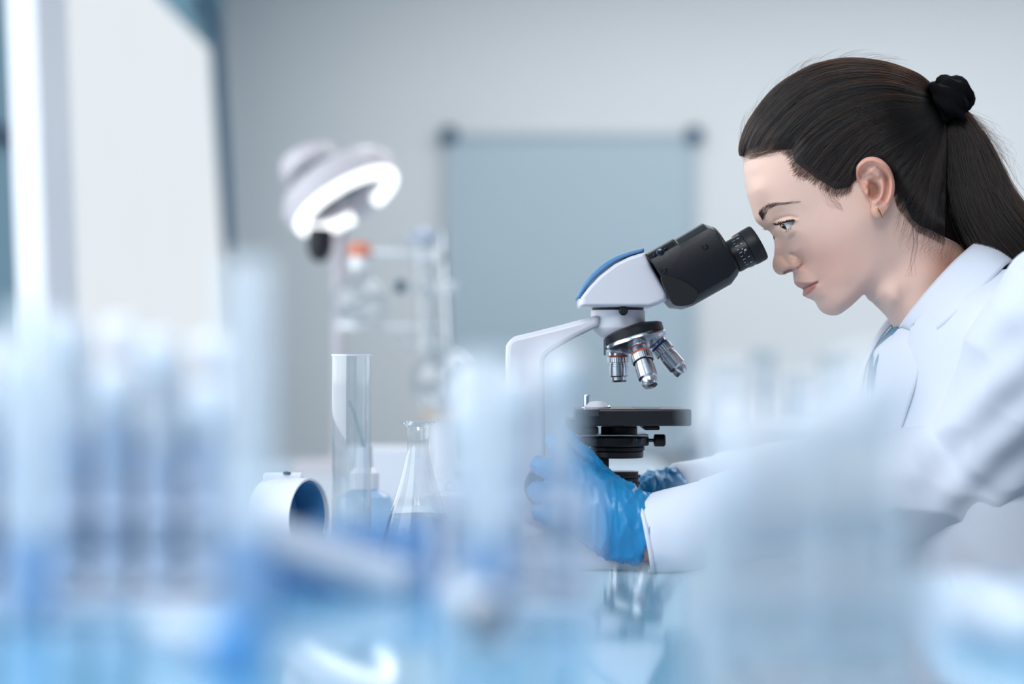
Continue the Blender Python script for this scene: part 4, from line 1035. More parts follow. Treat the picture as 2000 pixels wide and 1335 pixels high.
# hair helpers ------------------------------------------------------
HSIL = [(1446, 309), (1444, 287), (1451, 263), (1466, 230), (1490, 197), (1526, 161), (1556, 140), (1586, 125), (1622, 117.5), (1658, 112.5), (1694, 114.5), (1718, 119), (1745, 126.5), (1778, 137), (1808, 154), (1836, 185), (1846, 225), (1848, 260), (1851, 300), (1853, 345), (1853, 385), (1862, 425), (1884, 466), (1905, 505)]
HB = np.array(HSIL+[(1890, 560), (1800, 560), (1700, 500), (1620, 470), (1530, 420), (1462, 380), (1450, 340)], float)
hb_front = densify(np.array(HSIL, float), 9.0)[:-1]
hb_front = hb_front[(hb_front[:, 0] > 1400)]
# drop the closing chord of the densified loop
keep = [p for p in hb_front if min(np.linalg.norm(np.array(q)-p) for q in HSIL) < 40]
# hair height field: head + thickness inside, zero on the outer silhouette
hsil_s = spline(HSIL, 140)
samp = []
for x in range(1470, 1880, 26):
    for y in range(150, 560, 26):
        q = np.array((x, y), float)
        if inside(q[None], [tuple(p) for p in outline])[0]:
            v = head_h(q[None]/100.0)[0]
            if v > 4: samp.append((x, y, (math.sqrt(v)+0.85)**2))
samp = np.array(samp)
Xh = np.r_[hsil_s, samp[:, :2]]/100.0; Vh = np.r_[np.zeros(len(hsil_s)), samp[:, 2]]
hair_h = tps_fit(Xh, Vh)
def hair_lat(a): return np.sqrt(np.maximum(hair_h(np.atleast_2d(a)/100.0), 0))
# cap
chs = np.linspace(0, 2*math.pi, 420, endpoint=False)
cap_out = np.array([tuple(p) for p in hsil_s]+[(1880, 560), (1800, 590), (1700, 540), (1620, 500), (1540, 440), (1480, 390), (1452, 335)])
rr, CG = polar(densify(cap_out, 3.0), np.array((1690.0, 330.0)), chs, 110)
cl = hair_lat(CG.reshape(-1, 2)).reshape(CG.shape[:2])
hl = np.sqrt(np.maximum(head_h(CG.reshape(-1, 2)/100.0), 0)).reshape(cl.shape)
cix, ciy = project(CG[..., 0], CG[..., 1], cl); CIP = np.stack([cix, ciy], -1)
ins = inside(CIP, HPOLY); dh = seg_dist(CIP, HAIRLINE); sd = np.where(ins, dh, -dh)
wgt = ss(8, 85, sd)
cl = np.where(hl > 0.01, (hl-0.06)*(1-wgt)+np.maximum(cl-0.12, hl+0.05)*wgt, cl)
strn = 0.03*np.sin(CG[..., 1]*0.55+CG[..., 0]*0.22)*wgt
cl = np.maximum(cl+strn*0, 0); cl[-1] = np.where(sd[-1] > 0, 0, cl[-1])
nC = cl.size; CV = np.stack([(CG[..., 0]-CX)*S0, D0-cl/100, ZC-(CG[..., 1]-CY)*S0], -1).reshape(-1, 3)
CVf = CV.copy(); CVf[:, 1] = 2*D0-CVf[:, 1]
i, k = np.meshgrid(np.arange(110), np.arange(420), indexing='ij'); l = (k+1) % 420
CQ = np.stack([i*420+k, (i+1)*420+k, (i+1)*420+l, i*420+l], -1).reshape(-1, 4)
CQ = CQ[((sd > 5) & ~((cix < 1474) & (ciy > 250))).reshape(-1)[CQ].all(1)]
M_hcap = mat('hair_under', (22, 15, 13), 0.5, var=0.25, nscale=60, spec=0.3)
hair = finish(np_mesh('hair', np.r_[CV, CVf], np.r_[CQ, CQ[:, ::-1]+nC]), 'hair', M_hcap, person, smooth=180)
hair['label'] = 'dark brown hair combed back into a ponytail'

def hair_material():
    m = bpy.data.materials.new('hair_strands'); m.use_nodes = True; nt = m.node_tree
    for n in list(nt.nodes): nt.nodes.remove(n)
    out = nt.nodes.new('ShaderNodeOutputMaterial'); hb_ = nt.nodes.new('ShaderNodeBsdfHairPrincipled')
    hb_.parametrization = 'MELANIN'
    hb_.inputs['Melanin'].default_value = 0.95; hb_.inputs['Melanin Redness'].default_value = 0.5
    hb_.inputs['Roughness'].default_value = 0.34; hb_.inputs['Radial Roughness'].default_value = 0.45
    hb_.inputs['Random Color'].default_value = 0.25
    nt.links.new(hb_.outputs[0], out.inputs[0])
    return m
M_hair = hair_material()
def strands(name, curves, radii, parent, material=None):
    """curves: list of (n,3) arrays -> one hair curves object"""
    hc_ = bpy.data.hair_curves.new(name); hc_.add_curves([len(c_) for c_ in curves])
    P = np.concatenate(curves).astype(np.float32); hc_.attributes['position'].data.foreach_set('vector', P.ravel())
    rad = np.concatenate([r_*np.linspace(1, 0.45, len(c_)) for c_, r_ in zip(curves, radii)]).astype(np.float32)
    at_ = hc_.attributes.get('radius') or hc_.attributes.new('radius', 'FLOAT', 'POINT')
    at_.data.foreach_set('value', rad)
    o = bpy.data.objects.new(name, hc_); COL.objects.link(o); hc_.materials.append(material or M_hair); attach(o, parent)
    return o
TIE = (1832, 205)
KEYS = [ # family of combed paths from the hairline to the tie (image pixels)
 [(1446, 309), (1444, 285), (1466, 230), (1526, 161), (1622, 117.5), (1718, 119), (1790, 143), (1822, 168)],
 [(1462, 304), (1466, 280), (1494, 236), (1552, 180), (1635, 142), (1724, 140), (1790, 160), (1824, 180)],
 [(1500, 296), (1506, 274), (1534, 240), (1588, 196), (1656, 166), (1730, 160), (1790, 176), (1826, 190)],
 [(1546, 293), (1556, 276), (1582, 250), (1626, 215), (1682, 190), (1740, 182), (1794, 190), (1828, 198)],
 [(1551, 318), (1566, 300), (1592, 272), (1636, 240), (1690, 212), (1746, 200), (1796, 202), (1830, 204)],
 [(1592, 350), (1606, 330), (1630, 300), (1664, 266), (1706, 238), (1754, 220), (1800, 214), (1832, 210)],
 [(1630, 373), (1644, 350), (1664, 320), (1692, 286), (1726, 258), (1764, 238), (1804, 226), (1834, 216)],
 [(1661, 368), (1663, 346), (1671, 320), (1692, 297), (1728, 274), (1768, 254), (1805, 239), (1836, 222)],
 [(1708, 316), (1714, 308), (1728, 298), (1746, 288), (1766, 274), (1788, 260), (1812, 246), (1838, 228)],
 [(1740, 356), (1748, 340), (1760, 324), (1774, 308), (1788, 292), (1804, 274), (1820, 254), (1840, 234)],
 [(1752, 410), (1766, 386), (1780, 362), (1794, 338), (1806, 314), (1818, 290), (1830, 264), (1842, 238)],
 [(1790, 458), (1804, 430), (1814, 402), (1822, 372), (1828, 340), (1834, 308), (1840, 276), (1844, 242)],
 [(1850, 486), (1848, 452), (1848, 415), (1848, 380), (1849, 345), (1849, 308), (1848, 275), (1846, 245)]]
KEYS = np.array([spline(k_, 24) for k_ in KEYS])
def key_path(f):
    u_ = f*(len(KEYS)-1); i_ = min(int(u_), len(KEYS)-2); w_ = u_-i_
    return KEYS[i_]*(1-w_)+KEYS[i_+1]*w_
def lift(path, extra):
    """image path -> mid-plane pixels and lateral on the hair surface"""
    l_ = np.full(len(path), 4.0); 
    for _ in range(4):
        k_ = (D0-l_/100)/D0; a_ = np.stack([(path[:, 0]-CX)*k_+CX, (path[:, 1]-CY)*k_+CY], -1); l_ = hair_lat(a_)
    hd_ = np.sqrt(np.maximum(head_h(a_/100.0), 0))
    return a_, l_, hd_
curves, rads = [], []
base_paths = []
NF = 260
for f in np.linspace(0, 1, NF):
    a_, l_, hd_ = lift(key_path(f), 0); base_paths.append((a_, l_, hd_))
for side, N in ((1, 7000), (-1, 2200)):
    for q in range(N):
        f = rng.random()**1.15; f2 = min(1, max(0, f+rng.normal(0, 0.02)))
        A0, B0 = base_paths[int(f*(NF-1))], base_paths[int(f2*(NF-1))]
        tt = np.linspace(0, 1, 24); w_ = ss(0.1, 0.9, tt)
        a_ = A0[0]*(1-w_)[:, None]+B0[0]*w_[:, None]; l_ = A0[1]*(1-w_)+B0[1]*w_; hd_ = A0[2]*(1-w_)+B0[2]*w_
        ts = rng.random()*0.75 if rng.random() < 0.45 else rng.random()*(0.04 if f < 0.72 else 0.13)
        # strand starts at the skin and sinks into the mass again
        thick = ss(0.0, 0.22, tt)
        l_ = np.minimum(hd_+0.08, l_)*(1-thick)+l_*thick
        dep = rng.uniform(-0.14, 0.07); clump = 0.05*math.sin(f*180.0)+0.05*math.sin(f*67.0+1.3)
        wob = 0.6*np.sin(tt*rng.uniform(3, 9)+rng.uniform(0, 6))
        c_ = np.array((1690.0, 330.0)); dr_ = (a_-c_)/np.linalg.norm(a_-c_, axis=1)[:, None]
        a_ = a_+dr_*((dep+clump)*12*(1-np.minimum(1, l_/6))*thick)[:, None]+wob[:, None]*np.array((0.3, 1.0))
        l_ = l_+(dep+clump)*np.minimum(1, l_/3.0)*thick
        seg = tt >= ts
        if seg.sum() < 5: continue
        W_ = np.stack([(a_[:, 0]-CX)*S0, D0-side*l_/100, ZC-(a_[:, 1]-CY)*S0], -1)[seg]
        curves.append(W_); rads.append(rng.uniform(0.00010, 0.00022))
# flyaway hairs along the crown, temple and nape
def img_curve(P, lat_, n=14):
    P = spline(P, n); lat_ = np.interp(np.linspace(0, 1, n), np.linspace(0, 1, len(lat_)), lat_)
    return np.array([tuple(pt(x, y, l2)) for (x, y), l2 in zip(P, lat_)])
for q in range(80):
    f = rng.uniform(0.0, 0.93); p0 = spline(HSIL[:14], 100)[int(f*99)]
    up_ = np.array(p0)-np.array((1690, 330)); up_ = up_/np.linalg.norm(up_); tg = np.array((-up_[1], up_[0]))
    h_ = rng.uniform(1, 7); L_ = rng.uniform(20, 60)
    curves.append(img_curve([p0-up_*4, p0+up_*h_*0.7+tg*L_*0.4, p0+up_*h_+tg*L_*0.8, p0+up_*h_*0.5+tg*L_*1.2], [rng.uniform(-1, 2)]*2)); rads.append(0.00007)
for q in range(60):
    x, y = 1625+rng.uniform(-25, 45), 371+rng.uniform(-4, 4); L_ = rng.uniform(15, 45)
    curves.append(img_curve([(x, y-12), (x+6, y+L_*0.4), (x+18+rng.uniform(-6, 8), y+L_*0.8), (x+34+rng.uniform(-8, 12), y+L_)], [6.75, 6.8])); rads.append(0.00006)
for q in range(170):
    f = rng.random(); x = 1746+f*118; y = np.interp(x, [1746, 1768, 1790, 1818, 1876], [400, 440, 458, 470, 498]); L_ = rng.uniform(10, 55)*(1-0.4*f)
    curves.append(img_curve([(x+4, y-16), (x-2, y+L_*0.3), (x-6+rng.uniform(-5, 4), y+L_*0.7), (x-8+rng.uniform(-10, 6), y+L_)], [6.6, 6.3, 5.9])); rads.append(0.00004)
for q in range(7):
    x = 1787+rng.uniform(-6, 6); curves.append(img_curve([(x, 440), (x+3, 475), (x-2, 505), (x-6+rng.uniform(-14, 10), 540)], [6.4, 5.9, 5.8])); rads.append(0.00010)
for q in range(1000):   # hairline edge, short baby hairs
    hp_ = HLS[rng.integers(0, 399)]+rng.normal(0, 3.5, 2)
    k_ = key_path(0); 
    tgt = np.array((1700, 200)); dv = (tgt-hp_)/np.linalg.norm(tgt-hp_); L_ = rng.uniform(16, 44)
    ang = rng.normal(0, 0.25); dv = np.array((dv[0]*math.cos(ang)-dv[1]*math.sin(ang), dv[0]*math.sin(ang)+dv[1]*math.cos(ang)))
    P_ = np.array([hp_-dv*rng.uniform(2, 7), hp_+dv*L_*0.5, hp_+dv*L_]); a_, l_, hd_ = lift(spline(P_, 8), 0)
    l_ = hd_+np.linspace(0.02, 0.25, 8)
    curves.append(np.stack([(a_[:, 0]-CX)*S0, D0-l_/100, ZC-(a_[:, 1]-CY)*S0], -1)); rads.append(0.00005)
# roots combed back from the whole hairline
strands('hair_strands', curves, rads, hair)['kind'] = 'stuff'

# ponytail
pony = [(1846, 214), (1866, 238), (1888, 290), (1905, 345), (1926, 405), (1962, 462), (2016, 522), (2080, 590), (2130, 680)]
pw = [24, 30, 44, 54, 62, 66, 66, 62, 40]
pc, pwid = spline(pony, 40), np.interp(np.linspace(0, 1, 40), np.linspace(0, 1, len(pw)), pw)
plat = np.interp(np.linspace(0, 1, 40), [0, 0.3, 0.6, 1], [0.3, 1.2, 2.5, 4.0])
tg = np.gradient(pc, axis=0); tg /= np.linalg.norm(tg, axis=1)[:, None]; nm = np.stack([-tg[:, 1], tg[:, 0]], -1)
rows = []
for i_ in range(40):
    r_ = []
    for k_ in range(28):
        a_ = 2*math.pi*k_/28; q_ = pc[i_]+nm[i_]*pwid[i_]*0.86*math.cos(a_); r_.append(pt(q_[0], q_[1], plat[i_]+pwid[i_]/20*0.8*math.sin(a_)))
    rows.append(r_)
o = MB().grid(rows, wrap=True); o.f += [tuple(range(28)), tuple(39*28+k_ for k_ in range(28))]
ponytail = o.build('ponytail', M_hcap, person, smooth=180)
curves, rads = [], []
for q in range(4200):
    ph = rng.uniform(0, 2*math.pi); rd = math.sqrt(rng.uniform(0.55, 1.12)); tw = rng.normal(0, 0.35); st_ = 0 if rng.random() < 0.7 else rng.integers(0, 18)
    en = 40 if rng.random() < 0.7 else rng.integers(24, 40)
    w1_, w2_ = rng.uniform(0, 6), rng.uniform(4, 9); cl_ = 0.08*math.sin(ph*9)+0.05*math.sin(ph*17+1)
    ss_ = np.linspace(0, 1, 40); an = ph+tw*ss_; rr_ = (rd+cl_*ss_)+0.04*np.sin(ss_*w2_+w1_)
    if rng.random() < 0.05: rr_ = rr_+ss_*rng.uniform(0, 0.35)
    q2 = pc+nm*(pwid*rr_*np.cos(an))[:, None]; l2 = plat+pwid/20*0.93*rr_*np.sin(an)
    if en-st_ < 6: continue
    curves.append(np.array([tuple(pt(x, y, z_)) for (x, y), z_ in zip(q2[st_:en:2], l2[st_:en:2])])); rads.append(rng.uniform(0.00010, 0.00022))
for q in range(150):   # stray hairs at the back of the ponytail
    x, y = 1885+rng.uniform(-4, 60), 0; y = np.interp(x, [1880, 1910, 1940, 1970, 2000], [206, 236, 284, 350, 400])
    L_ = rng.uniform(30, 110); dx = rng.uniform(0, 45)
    curves.append(img_curve([(x-14, y-4), (x+dx*0.5+4, y+L_*0.25), (x+dx+10, y+L_*0.65), (x+dx*0.9+rng.uniform(0, 26), y+L_)], [rng.uniform(-1, 3)]*2)); rads.append(0.00007)
strands('ponytail_strands', curves, rads, ponytail)['kind'] = 'stuff'
# scrunchie: crumpled fabric ring
sc_c = np.array(pt(1842, 206, 0.6)); axs = Vector((0.72, 0, -0.69)).normalized(); x_, y_, z_ = frame_of(axs)
rows = []
for i_ in range(72):
    a_ = 2*math.pi*i_/72; r_ = []
    mn = 0.0145+0.0042*math.sin(3*a_+0.6)+0.002*math.sin(7*a_)
    dirv = x_*math.cos(a_)+y_*math.sin(a_)
    for k_ in range(20):
        b_ = 2*math.pi*k_/20; rp = mn*(1+0.16*math.sin(13*a_+2.0*b_)+0.08*math.sin(23*a_-b_))
        r_.append(Vector(sc_c)+dirv*(0.0185+rp*math.cos(b_))+z_*(1.15*rp*math.sin(b_)))
    rows.append(r_)
rows.append(rows[0])
MB().grid(rows, wrap=True).build('scrunchie', mat('scrunchie_black', (8, 7, 12), 0.9, var=0.3, nscale=120, bump=0.4, bscale=250, spec=0.2), person, smooth=180)['label'] = 'black fabric scrunchie'
# brows and lashes
M_brow = mat('brow_hair', (30, 26, 30), 0.6)
def brow(side, n):
    cs, rs_ = [], []
    P_ = spline([(1485, 424), (1492, 413), (1502, 404), (1514, 399.5), (1535, 397), (1556, 394)], 60)
    for q in range(n):
        u_ = rng.random()**2.0; i_ = int(u_*59); w_ = np.interp(u_, [0, 0.15, 0.45, 1], [7.5, 6.8, 3.6, 1.6])
        p_ = P_[i_]+rng.uniform(-1, 1)*w_*np.array((0.55, 0.85)); tg_ = P_[min(i_+3, 59)]-P_[max(i_-3, 0)]; tg_ = tg_/np.linalg.norm(tg_)
        an = rng.normal(-0.25, 0.25)*(1-u_); tg_ = np.array((tg_[0]*math.cos(an)-tg_[1]*math.sin(an), tg_[0]*math.sin(an)+tg_[1]*math.cos(an)))
        Q_ = np.array([p_, p_+tg_*4, p_+tg_*9]); a_ = Q_.copy(); l_ = np.full(3, 3.0)
        for _ in range(5):
            k_ = (D0-l_/100)/D0; a_ = np.stack([(Q_[:, 0]-CX)*k_+CX, (Q_[:, 1]-CY)*k_+CY], -1); l_ = np.sqrt(np.maximum(head_h(a_/100), 0))
        l_ = l_+0.10+np.array((0.0, 0.06, 0.06))
        cs.append(np.stack([(a_[:, 0]-CX)*S0, D0-side*l_/100, ZC-(a_[:, 1]-CY)*S0], -1)); rs_.append(rng.uniform(0.00006, 0.00012)*(1.0-0.45*u_))
    strands('eyebrow', cs, rs_, person, M_brow)
brow(1, 300); brow(-1, 200)
def lashes(side):
    cs, rs_ = [], []
    up_ = spline([(1521, 437.5), (1527, 435), (1535, 432.5), (1544, 430.5), (1553, 429)], 60)
    lats = np.interp(np.linspace(0, 1, 60), [0, 0.4, 1], [3.25, 4.05, 4.55])
    for q in range(150):
        i_ = rng.integers(0, 60); u_ = i_/59; p_ = up_[i_]; L_ = rng.uniform(9, 15)*(1-0.45*u_)
        ex_ = rng.uniform(0.6, 1.1)*(1-u_*0.8)
        P_ = [(p_[0]+1, p_[1]), (p_[0]-L_*0.45*ex_-1, p_[1]+2.2), (p_[0]-L_*ex_-1, p_[1]+rng.uniform(-2.5, 1.5))]; P_ = spline(P_, 6)
        ll = np.linspace(lats[i_], lats[i_]+0.25+0.35*u_, 6)+0.05
        a_ = np.array([plane(x_2, l2) for x_2, l2 in zip(P_, ll)])
        cs.append(np.stack([(a_[:, 0]-CX)*S0, D0-side*ll/100, ZC-(a_[:, 1]-CY)*S0], -1)); rs_.append(0.00022)
    for q in range(16):
        u_ = rng.random(); p_ = np.array((1532+u_*14, 451-u_*9)); ll = np.array((3.7+u_*0.7, 3.85+u_*0.7, 3.95+u_*0.7)); P_ = np.array([p_, p_+(-0.5, 2.5), p_+(-0.5+u_, 5.0)])
        a_ = np.array([plane(x_2, l2) for x_2, l2 in zip(P_, ll)])
        cs.append(np.stack([(a_[:, 0]-CX)*S0, D0-side*ll/100, ZC-(a_[:, 1]-CY)*S0], -1)); rs_.append(0.00012)
    strands('eyelashes', cs, rs_, person, M_brow)
lashes(1); lashes(-1)
# earring
e0, e1_ = pt(1713, 405, 9.05), pt(1722, 425, 9.05)
MB().tube([e0, e0.lerp(e1_, 0.5)+Vector((0, -0.0012, 0)), e1_], [0.0011, 0.0013, 0.0011], 12).build('earring', mat('rose_gold', (222, 160, 122), 0.2, metal=1.0), person)['label'] = 'small gold bar earring'
# ------------------------------------------------------------------ clothes and gloves
def cloth_material(name, rgb, bump):
    m = mat(name, rgb, 0.8, var=0.03, nscale=8, bump=bump, bscale=900, sheen=0.15)
    return m
M_coat = cloth_material('coat_cotton', (220, 225, 238), 0.10)
M_teal_shirt = cloth_material('scrub_teal', (44, 122, 160), 0.1)
def folds(V, N, amp, fn):
    out = V.copy()
    for i_ in range(len(V)):
        out[i_] += N[i_]*amp*fn(V[i_])
    return out
def ridge(p, sc, seed):
    v = mnoise.noise(Vector(p)*sc+Vector((seed, seed*1.7, 0))); return 1-abs(v)*2.2
coat = thing('lab_coat', '', '', (0, 0, 0))
del coat['label']; del coat['category']
bpy.data.objects.remove(coat)
def torso(P):
    f = ellipsoid(P, pt(1915, 850, 0), (0.105, 0.150, 0.185))
    f = smin(f, ellipsoid(P, pt(1935, 720, 0), (0.085, 0.145, 0.11)), 0.03)
    f = smin(f, round_cone(P, pt(1960, 1000, 0), pt(2000, 1480, 0), 0.125, 0.15), 0.06)
    for s in (1, -1):
        f = smin(f, round_cone(P, pt(1895, 662, 4.5*s), pt(2040, 668, 14*s), 0.050, 0.058), 0.03)
    # opening for the neck
    f = np.maximum(f, -round_cone(P, pt(1790, 560, 0), pt(1835, 680, 0), 0.070, 0.060))
    return f
V, Q = surface_nets(torso, (0.26, 1.72, 0.60), (0.72, 2.28, 1.18), 0.005); V = relax(V, Q, 2); N = normals(V, Q)
V = folds(V, N, 0.0030, lambda p: ridge((p[0]+p[2]*0.4, p[1]*0.6, p[2]*0.5), 16, 3)*0.8)
coat = finish(np_mesh('lab_coat', V, Q), 'lab_coat', M_coat, person, smooth=180); coat['label'] = 'white cotton lab coat'
def sleeve(sh, el, wr, r1, r2, r3, lo, hi, seed, name):
    sh, el, wr = Vector(sh), Vector(el), Vector(wr); ax_ = (wr-el).normalized()
    def f(P):
        a = round_cone(P, sh, el, r1, r2*0.98); b = round_cone(P, el, wr, r2, r3)
        d_ = smin(a, b, 0.006)
        return np.maximum(d_, (P-np.array(wr))@np.array(ax_)-0.0)
    V, Q = surface_nets(f, lo, hi, 0.0032); V = relax(V, Q, 2); N = normals(V, Q)
    dl = lambda p: Vector(p)
    def fn(p):
        q = Vector(p); s_ = (q-el).dot(ax_); r_ = ridge((q.x*0.75+q.z*0.9, q.y*0.6, q.z*1.2-q.x*0.3), 15, seed)*0.8
        r_ += 0.5*math.sin(s_*120+4*q.z*30)*math.exp(-(s_/0.06)**2)
        return r_*(0.5 if s_ > (wr-el).length-0.06 else 1.0)
    V = folds(V, N, 0.0052, fn)
    o = finish(np_mesh(name, V, Q), name, M_coat, coat, smooth=180)
    # turned cuff seam
    return o
sl = sleeve(pt(2085, 632, 18.5), pt(1908, 922, 8.5), pt(1262, 1046, 9), 0.073, 0.060, 0.0365, (0.09, 1.60, 0.84), (0.66, 2.0, 1.19), 5, 'sleeve')
sl['label'] = 'near sleeve resting on the bench'
sl = sleeve(pt(2030, 660, -15), pt(1850, 915, -24), pt(1318, 968, -9), 0.066, 0.058, 0.033, (0.12, 2.02, 0.86), (0.66, 2.40, 1.19), 9, 'sleeve')
sl['label'] = 'far sleeve seen behind the near one'
def ribbon(A, B, n, m, name, material, parent, th, bulge=0.0, bdir=(0, -1, 0), smooth=180):
    A3 = spline([tuple(p) for p in A], n); B3 = spline([tuple(p) for p in B], n); rows = []
    for j in range(m):
        t_ = j/(m-1); w_ = bulge*math.sin(math.pi*t_)
        rows.append([tuple(A3[i_]*(1-t_)+B3[i_]*t_+np.array(bdir)*w_) for i_ in range(n)])
    return MB().grid(rows).build(name, material, parent, solid=th, smooth=smooth)
# collar: stands around the neck, falls on the shoulder
ctop = [(1754, 641, 2.6), (1764, 627, 4.0), (1780, 605, 5.2), (1812, 566, 6.2), (1858, 516, 6.4), (1892, 485, 5.2), (1914, 468, 2.6), (1920, 464, 0), (1914, 468, -2.6), (1892, 485, -5.2), (1850, 522, -6.4), (1800, 575, -6.0), (1760, 615, -4.6), (1735, 622, -3.2)]
cbot = [(1806, 667, 7.6), (1826, 650, 9.6), (1850, 627, 10.9), (1892, 590, 11.6), (1930, 553, 10.8), (1962, 520, 8.6), (1985, 506, 4.0), (1990, 503, 0), (1985, 506, -4.0), (1962, 520, -8.0), (1900, 575, -10.0), (1850, 620, -9.4), (1800, 655, -8.0), (1770, 670, -6.0)]
ribbon([pt(*p) for p in ctop], [pt(*p) for p in cbot], 70, 12, 'collar', M_coat, coat, 0.0022, 0.004, (0.2, 0, 0.9))['label'] = 'wide turned-down collar'
cstand = [(1762, 664, 2.8), (1785, 650, 5.0), (1830, 610, 6.2), (1880, 560, 6.0), (1925, 510, 3.0), (1932, 500, 0), (1925, 510, -3.0), (1880, 560, -6.0), (1820, 620, -6.0), (1745, 650, -3.2)]
ribbon([pt(p[0]+4, p[1]+3, p[2]-0.1) for p in ctop], [pt(*p) for p in cstand], 60, 6, 'collar_stand', M_coat, coat, 0.0015)
# lapels
ln_a = [(1763, 642, 4.0), (1790, 655, 6.4), (1800, 700, 8.5), (1785, 760, 9.0), (1760, 840, 8.0), (1740, 930, 7.0)]
ln_b = [(1757, 644, 2.6), (1712, 682, 2.2), (1708, 702, 2.2), (1706, 740, 2.2), (1694, 800, 2.0), (1685, 930, 2.0)]
ribbon([pt(*p) for p in ln_a], [pt(*p) for p in ln_b], 40, 14, 'lapel', M_coat, coat, 0.0022, 0.006, (-0.5, -0.8, 0))
lf_a = [(1738, 620, -3.4), (1722, 640, -4.2), (1700, 685, -5.0), (1675, 745, -5.4), (1655, 810, -5.4), (1645, 930, -5.4)]
lf_b = [(1746, 630, -2.6), (1720, 660, -2.8), (1698, 700, -2.9), (1688, 735, -2.9), (1680, 800, -2.8), (1674, 930, -2.6)]
ribbon([pt(*p) for p in lf_a], [pt(*p) for p in lf_b], 40, 10, 'lapel', M_coat, coat, 0.0022, 0.003, (-0.8, -0.4, 0))['label'] = 'far lapel seen edge on'
# teal shirt in the opening
ta = [(1756, 640, 3.4), (1734, 668, 3.4), (1716, 695, 3.2), (1706, 740, 3.0), (1698, 860, 3.0)]
tb = [(1746, 636, -3.4), (1722, 664, -3.4), (1704, 695, -3.2), (1696, 740, -3.0), (1688, 860, -3.0)]
ribbon([pt(*p) for p in ta], [pt(*p) for p in tb], 30, 8, 'shirt', M_teal_shirt, person, 0.002)['label'] = 'teal shirt in the coat opening'
# seam line of the sleeve head and cuff band are modelled as thin piping
cuff = []
wr, el = pt(1262, 1046, 9), pt(1908, 922, 8.5); ax_ = (el-wr).normalized(); x_, y_, z_ = frame_of(ax_)
MB().tube([wr+ax_*0.045+(x_*math.cos(a_)+y_*math.sin(a_))*0.0388 for a_ in np.linspace(0, 2*math.pi, 60)], 0.0009, 8).build('cuff_seam', M_coat, coat)
MB().tube([wr-ax_*0.001+(x_*math.cos(a_)*0.0365+y_*math.sin(a_)*0.0365) for a_ in np.linspace(0, 2*math.pi, 60)], 0.0022, 10).build('cuff_hem', M_coat, coat)

# gloves -------------------------------------------------------------
M_glove = mat('nitrile_blue', (36, 134, 190), 0.34, var=0.06, nscale=30, bump=0.25, bscale=140, spec=0.5)
def glove(wrist, palm, fingers, thumb, lo, hi, seed, label, cuff_r=0.033):
    def f(P):
        d_ = round_cone(P, wrist[0], wrist[1], cuff_r, 0.029)
        for a, b, r1, r2 in palm: d_ = smin(d_, round_cone(P, a, b, r1, r2), 0.014)
        for ch in fingers+[thumb]:
            g = None
            for (a, r1), (b, r2) in zip(ch[:-1], ch[1:]):
                e = round_cone(P, a, b, r1, r2); g = e if g is None else smin(g, e, 0.003)
            d_ = smin(d_, g, 0.006)
        ax2 = (Vector(wrist[0])-Vector(wrist[1])).normalized()
        return np.maximum(d_, (P-np.array(wrist[0]))@np.array(ax2))
    V, Q = surface_nets(f, lo, hi, 0.0017); V = relax(V, Q, 1); N = normals(V, Q)
    ax2 = np.array((Vector(wrist[1])-Vector(wrist[0])).normalized()); w0 = np.array(wrist[0])
    def fn(p):
        s_ = (np.array(p)-w0)@ax2; k_ = math.exp(-(max(0, s_-0.01)/0.07)**2)
        r1 = mnoise.noise(Vector((p[0]*62+seed, p[1]*40, p[2]*13))); r2 = mnoise.noise(Vector((p[0]*120, p[1]*70+seed, p[2]*30)))
        return max(0, 1.0-abs(r1)*3.2)**2*1.3*k_+0.55*max(0, 1-abs(r2)*3)**2*(0.45+0.55*k_)+0.3*r1
    V = folds(V, N, 0.0028, fn)
    o = finish(np_mesh('glove', V, Q), 'glove', M_glove, person, smooth=180); o['label'] = label
    return o
w0, w1 = pt(1268, 1040, 9), pt(1212, 1015, 9)
pm = [(pt(1200, 1000, 9), pt(1128, 930, 9.5), 0.026, 0.016), (pt(1205, 1020, 9), pt(1115, 960, 10), 0.027, 0.017), (pt(1210, 1035, 8.5), pt(1112, 1000, 10), 0.024, 0.016), (pt(1190, 985, 7.5), pt(1140, 915, 7), 0.022, 0.014)]
fg = []
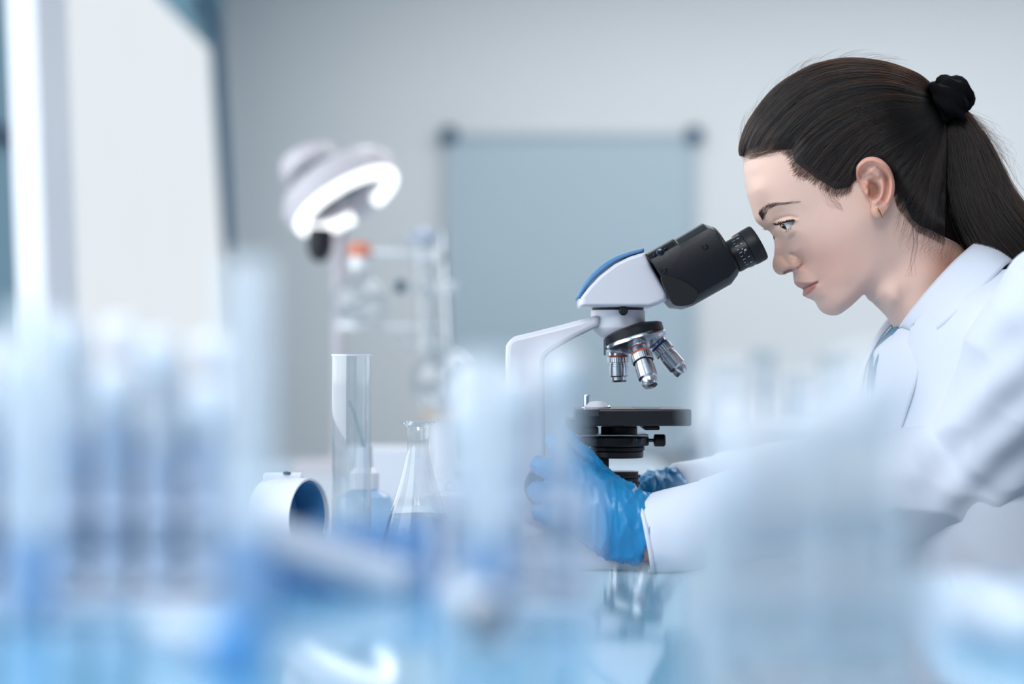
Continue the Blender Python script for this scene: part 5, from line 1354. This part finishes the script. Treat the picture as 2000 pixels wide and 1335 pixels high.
for (kx, ky, kl), (mx_, my_, ml), (tx, ty, tl), (ex_, ey_, el_) in (
        ((1122, 912, 9.6), (1094, 875, 10.2), (1082, 862, 8.2), (1086, 866, 6.2)),
        ((1110, 942, 10.2), (1072, 915, 10.6), (1054, 908, 8.6), (1060, 915, 6.6)),
        ((1106, 976, 10.2), (1066, 962, 10.6), (1048, 958, 8.6), (1054, 960, 6.8)),
        ((1108, 1008, 9.8), (1072, 1004, 10.0), (1056, 1000, 8.4), (1060, 998, 7.0))):
    fg.append([(pt(kx, ky, kl), 0.0105), (pt(mx_, my_, ml), 0.0092), (pt(tx, ty, tl), 0.0085), (pt(ex_, ey_, el_), 0.0075)])
th = [(pt(1186, 962, 6.8), 0.0135), (pt(1140, 896, 6.4), 0.0108), (pt(1108, 862, 6.0), 0.0095), (pt(1096, 846, 5.6), 0.0078)]
lo = (at(1020, 0, 1.86).x, 1.855, 0.893); hi = (at(1290, 0, 1.9).x+0.01, 1.995, at(0, 800, 1.9).z)
glove((w0, w1), pm, fg, th, lo, hi, 2, 'blue gloved hand turning the near focus knob')
w0, w1 = pt(1330, 972, -8.5), pt(1300, 972, -8.2)
pm = [(pt(1295, 972, -8), pt(1228, 962, -8.5), 0.021, 0.015), (pt(1295, 985, -8), pt(1226, 985, -8.5), 0.021, 0.015)]
fg = [[(pt(1226, y_2, -8.8), 0.010), (pt(1180, y_2-4, -9.2), 0.009), (pt(1140, y_2-6, -7.8), 0.0085), (pt(1120, y_2-6, -6.6), 0.0075)] for y_2 in (950, 970, 990, 1010)]
th = [(pt(1292, 962, -7), 0.011), (pt(1284, 951, -6.4), 0.010), (pt(1262, 966, -6.2), 0.009), (pt(1240, 972, -6.0), 0.0078)]
lo = (at(1100, 0, 2.1).x, 2.04, 0.893); hi = (at(1350, 0, 2.1).x, 2.15, at(0, 900, 2.08).z)
glove((w0, w1), pm, fg, th, lo, hi, 6, 'blue gloved hand behind the microscope', 0.027)
# stool that carries her (below the picture)
st = thing('stool', 'round stool under the woman, below the bench edge', 'stool', (0.52, D0, 0))
MB().lathe((0.52, D0, 0.53), (0, 0, 1), [(0.16, 0), (0.17, 0.01), (0.17, 0.045), (0.15, 0.06)], 40).build('seat', M_black, st)
MB().tube([(0.52, D0, 0.05), (0.52, D0, 0.53)], 0.025, 16).build('post', M_chrome, st)
MB().lathe((0.52, D0, 0.0), (0, 0, 1), [(0.24, 0), (0.24, 0.02), (0.04, 0.05)], 40).build('base', M_black, st)
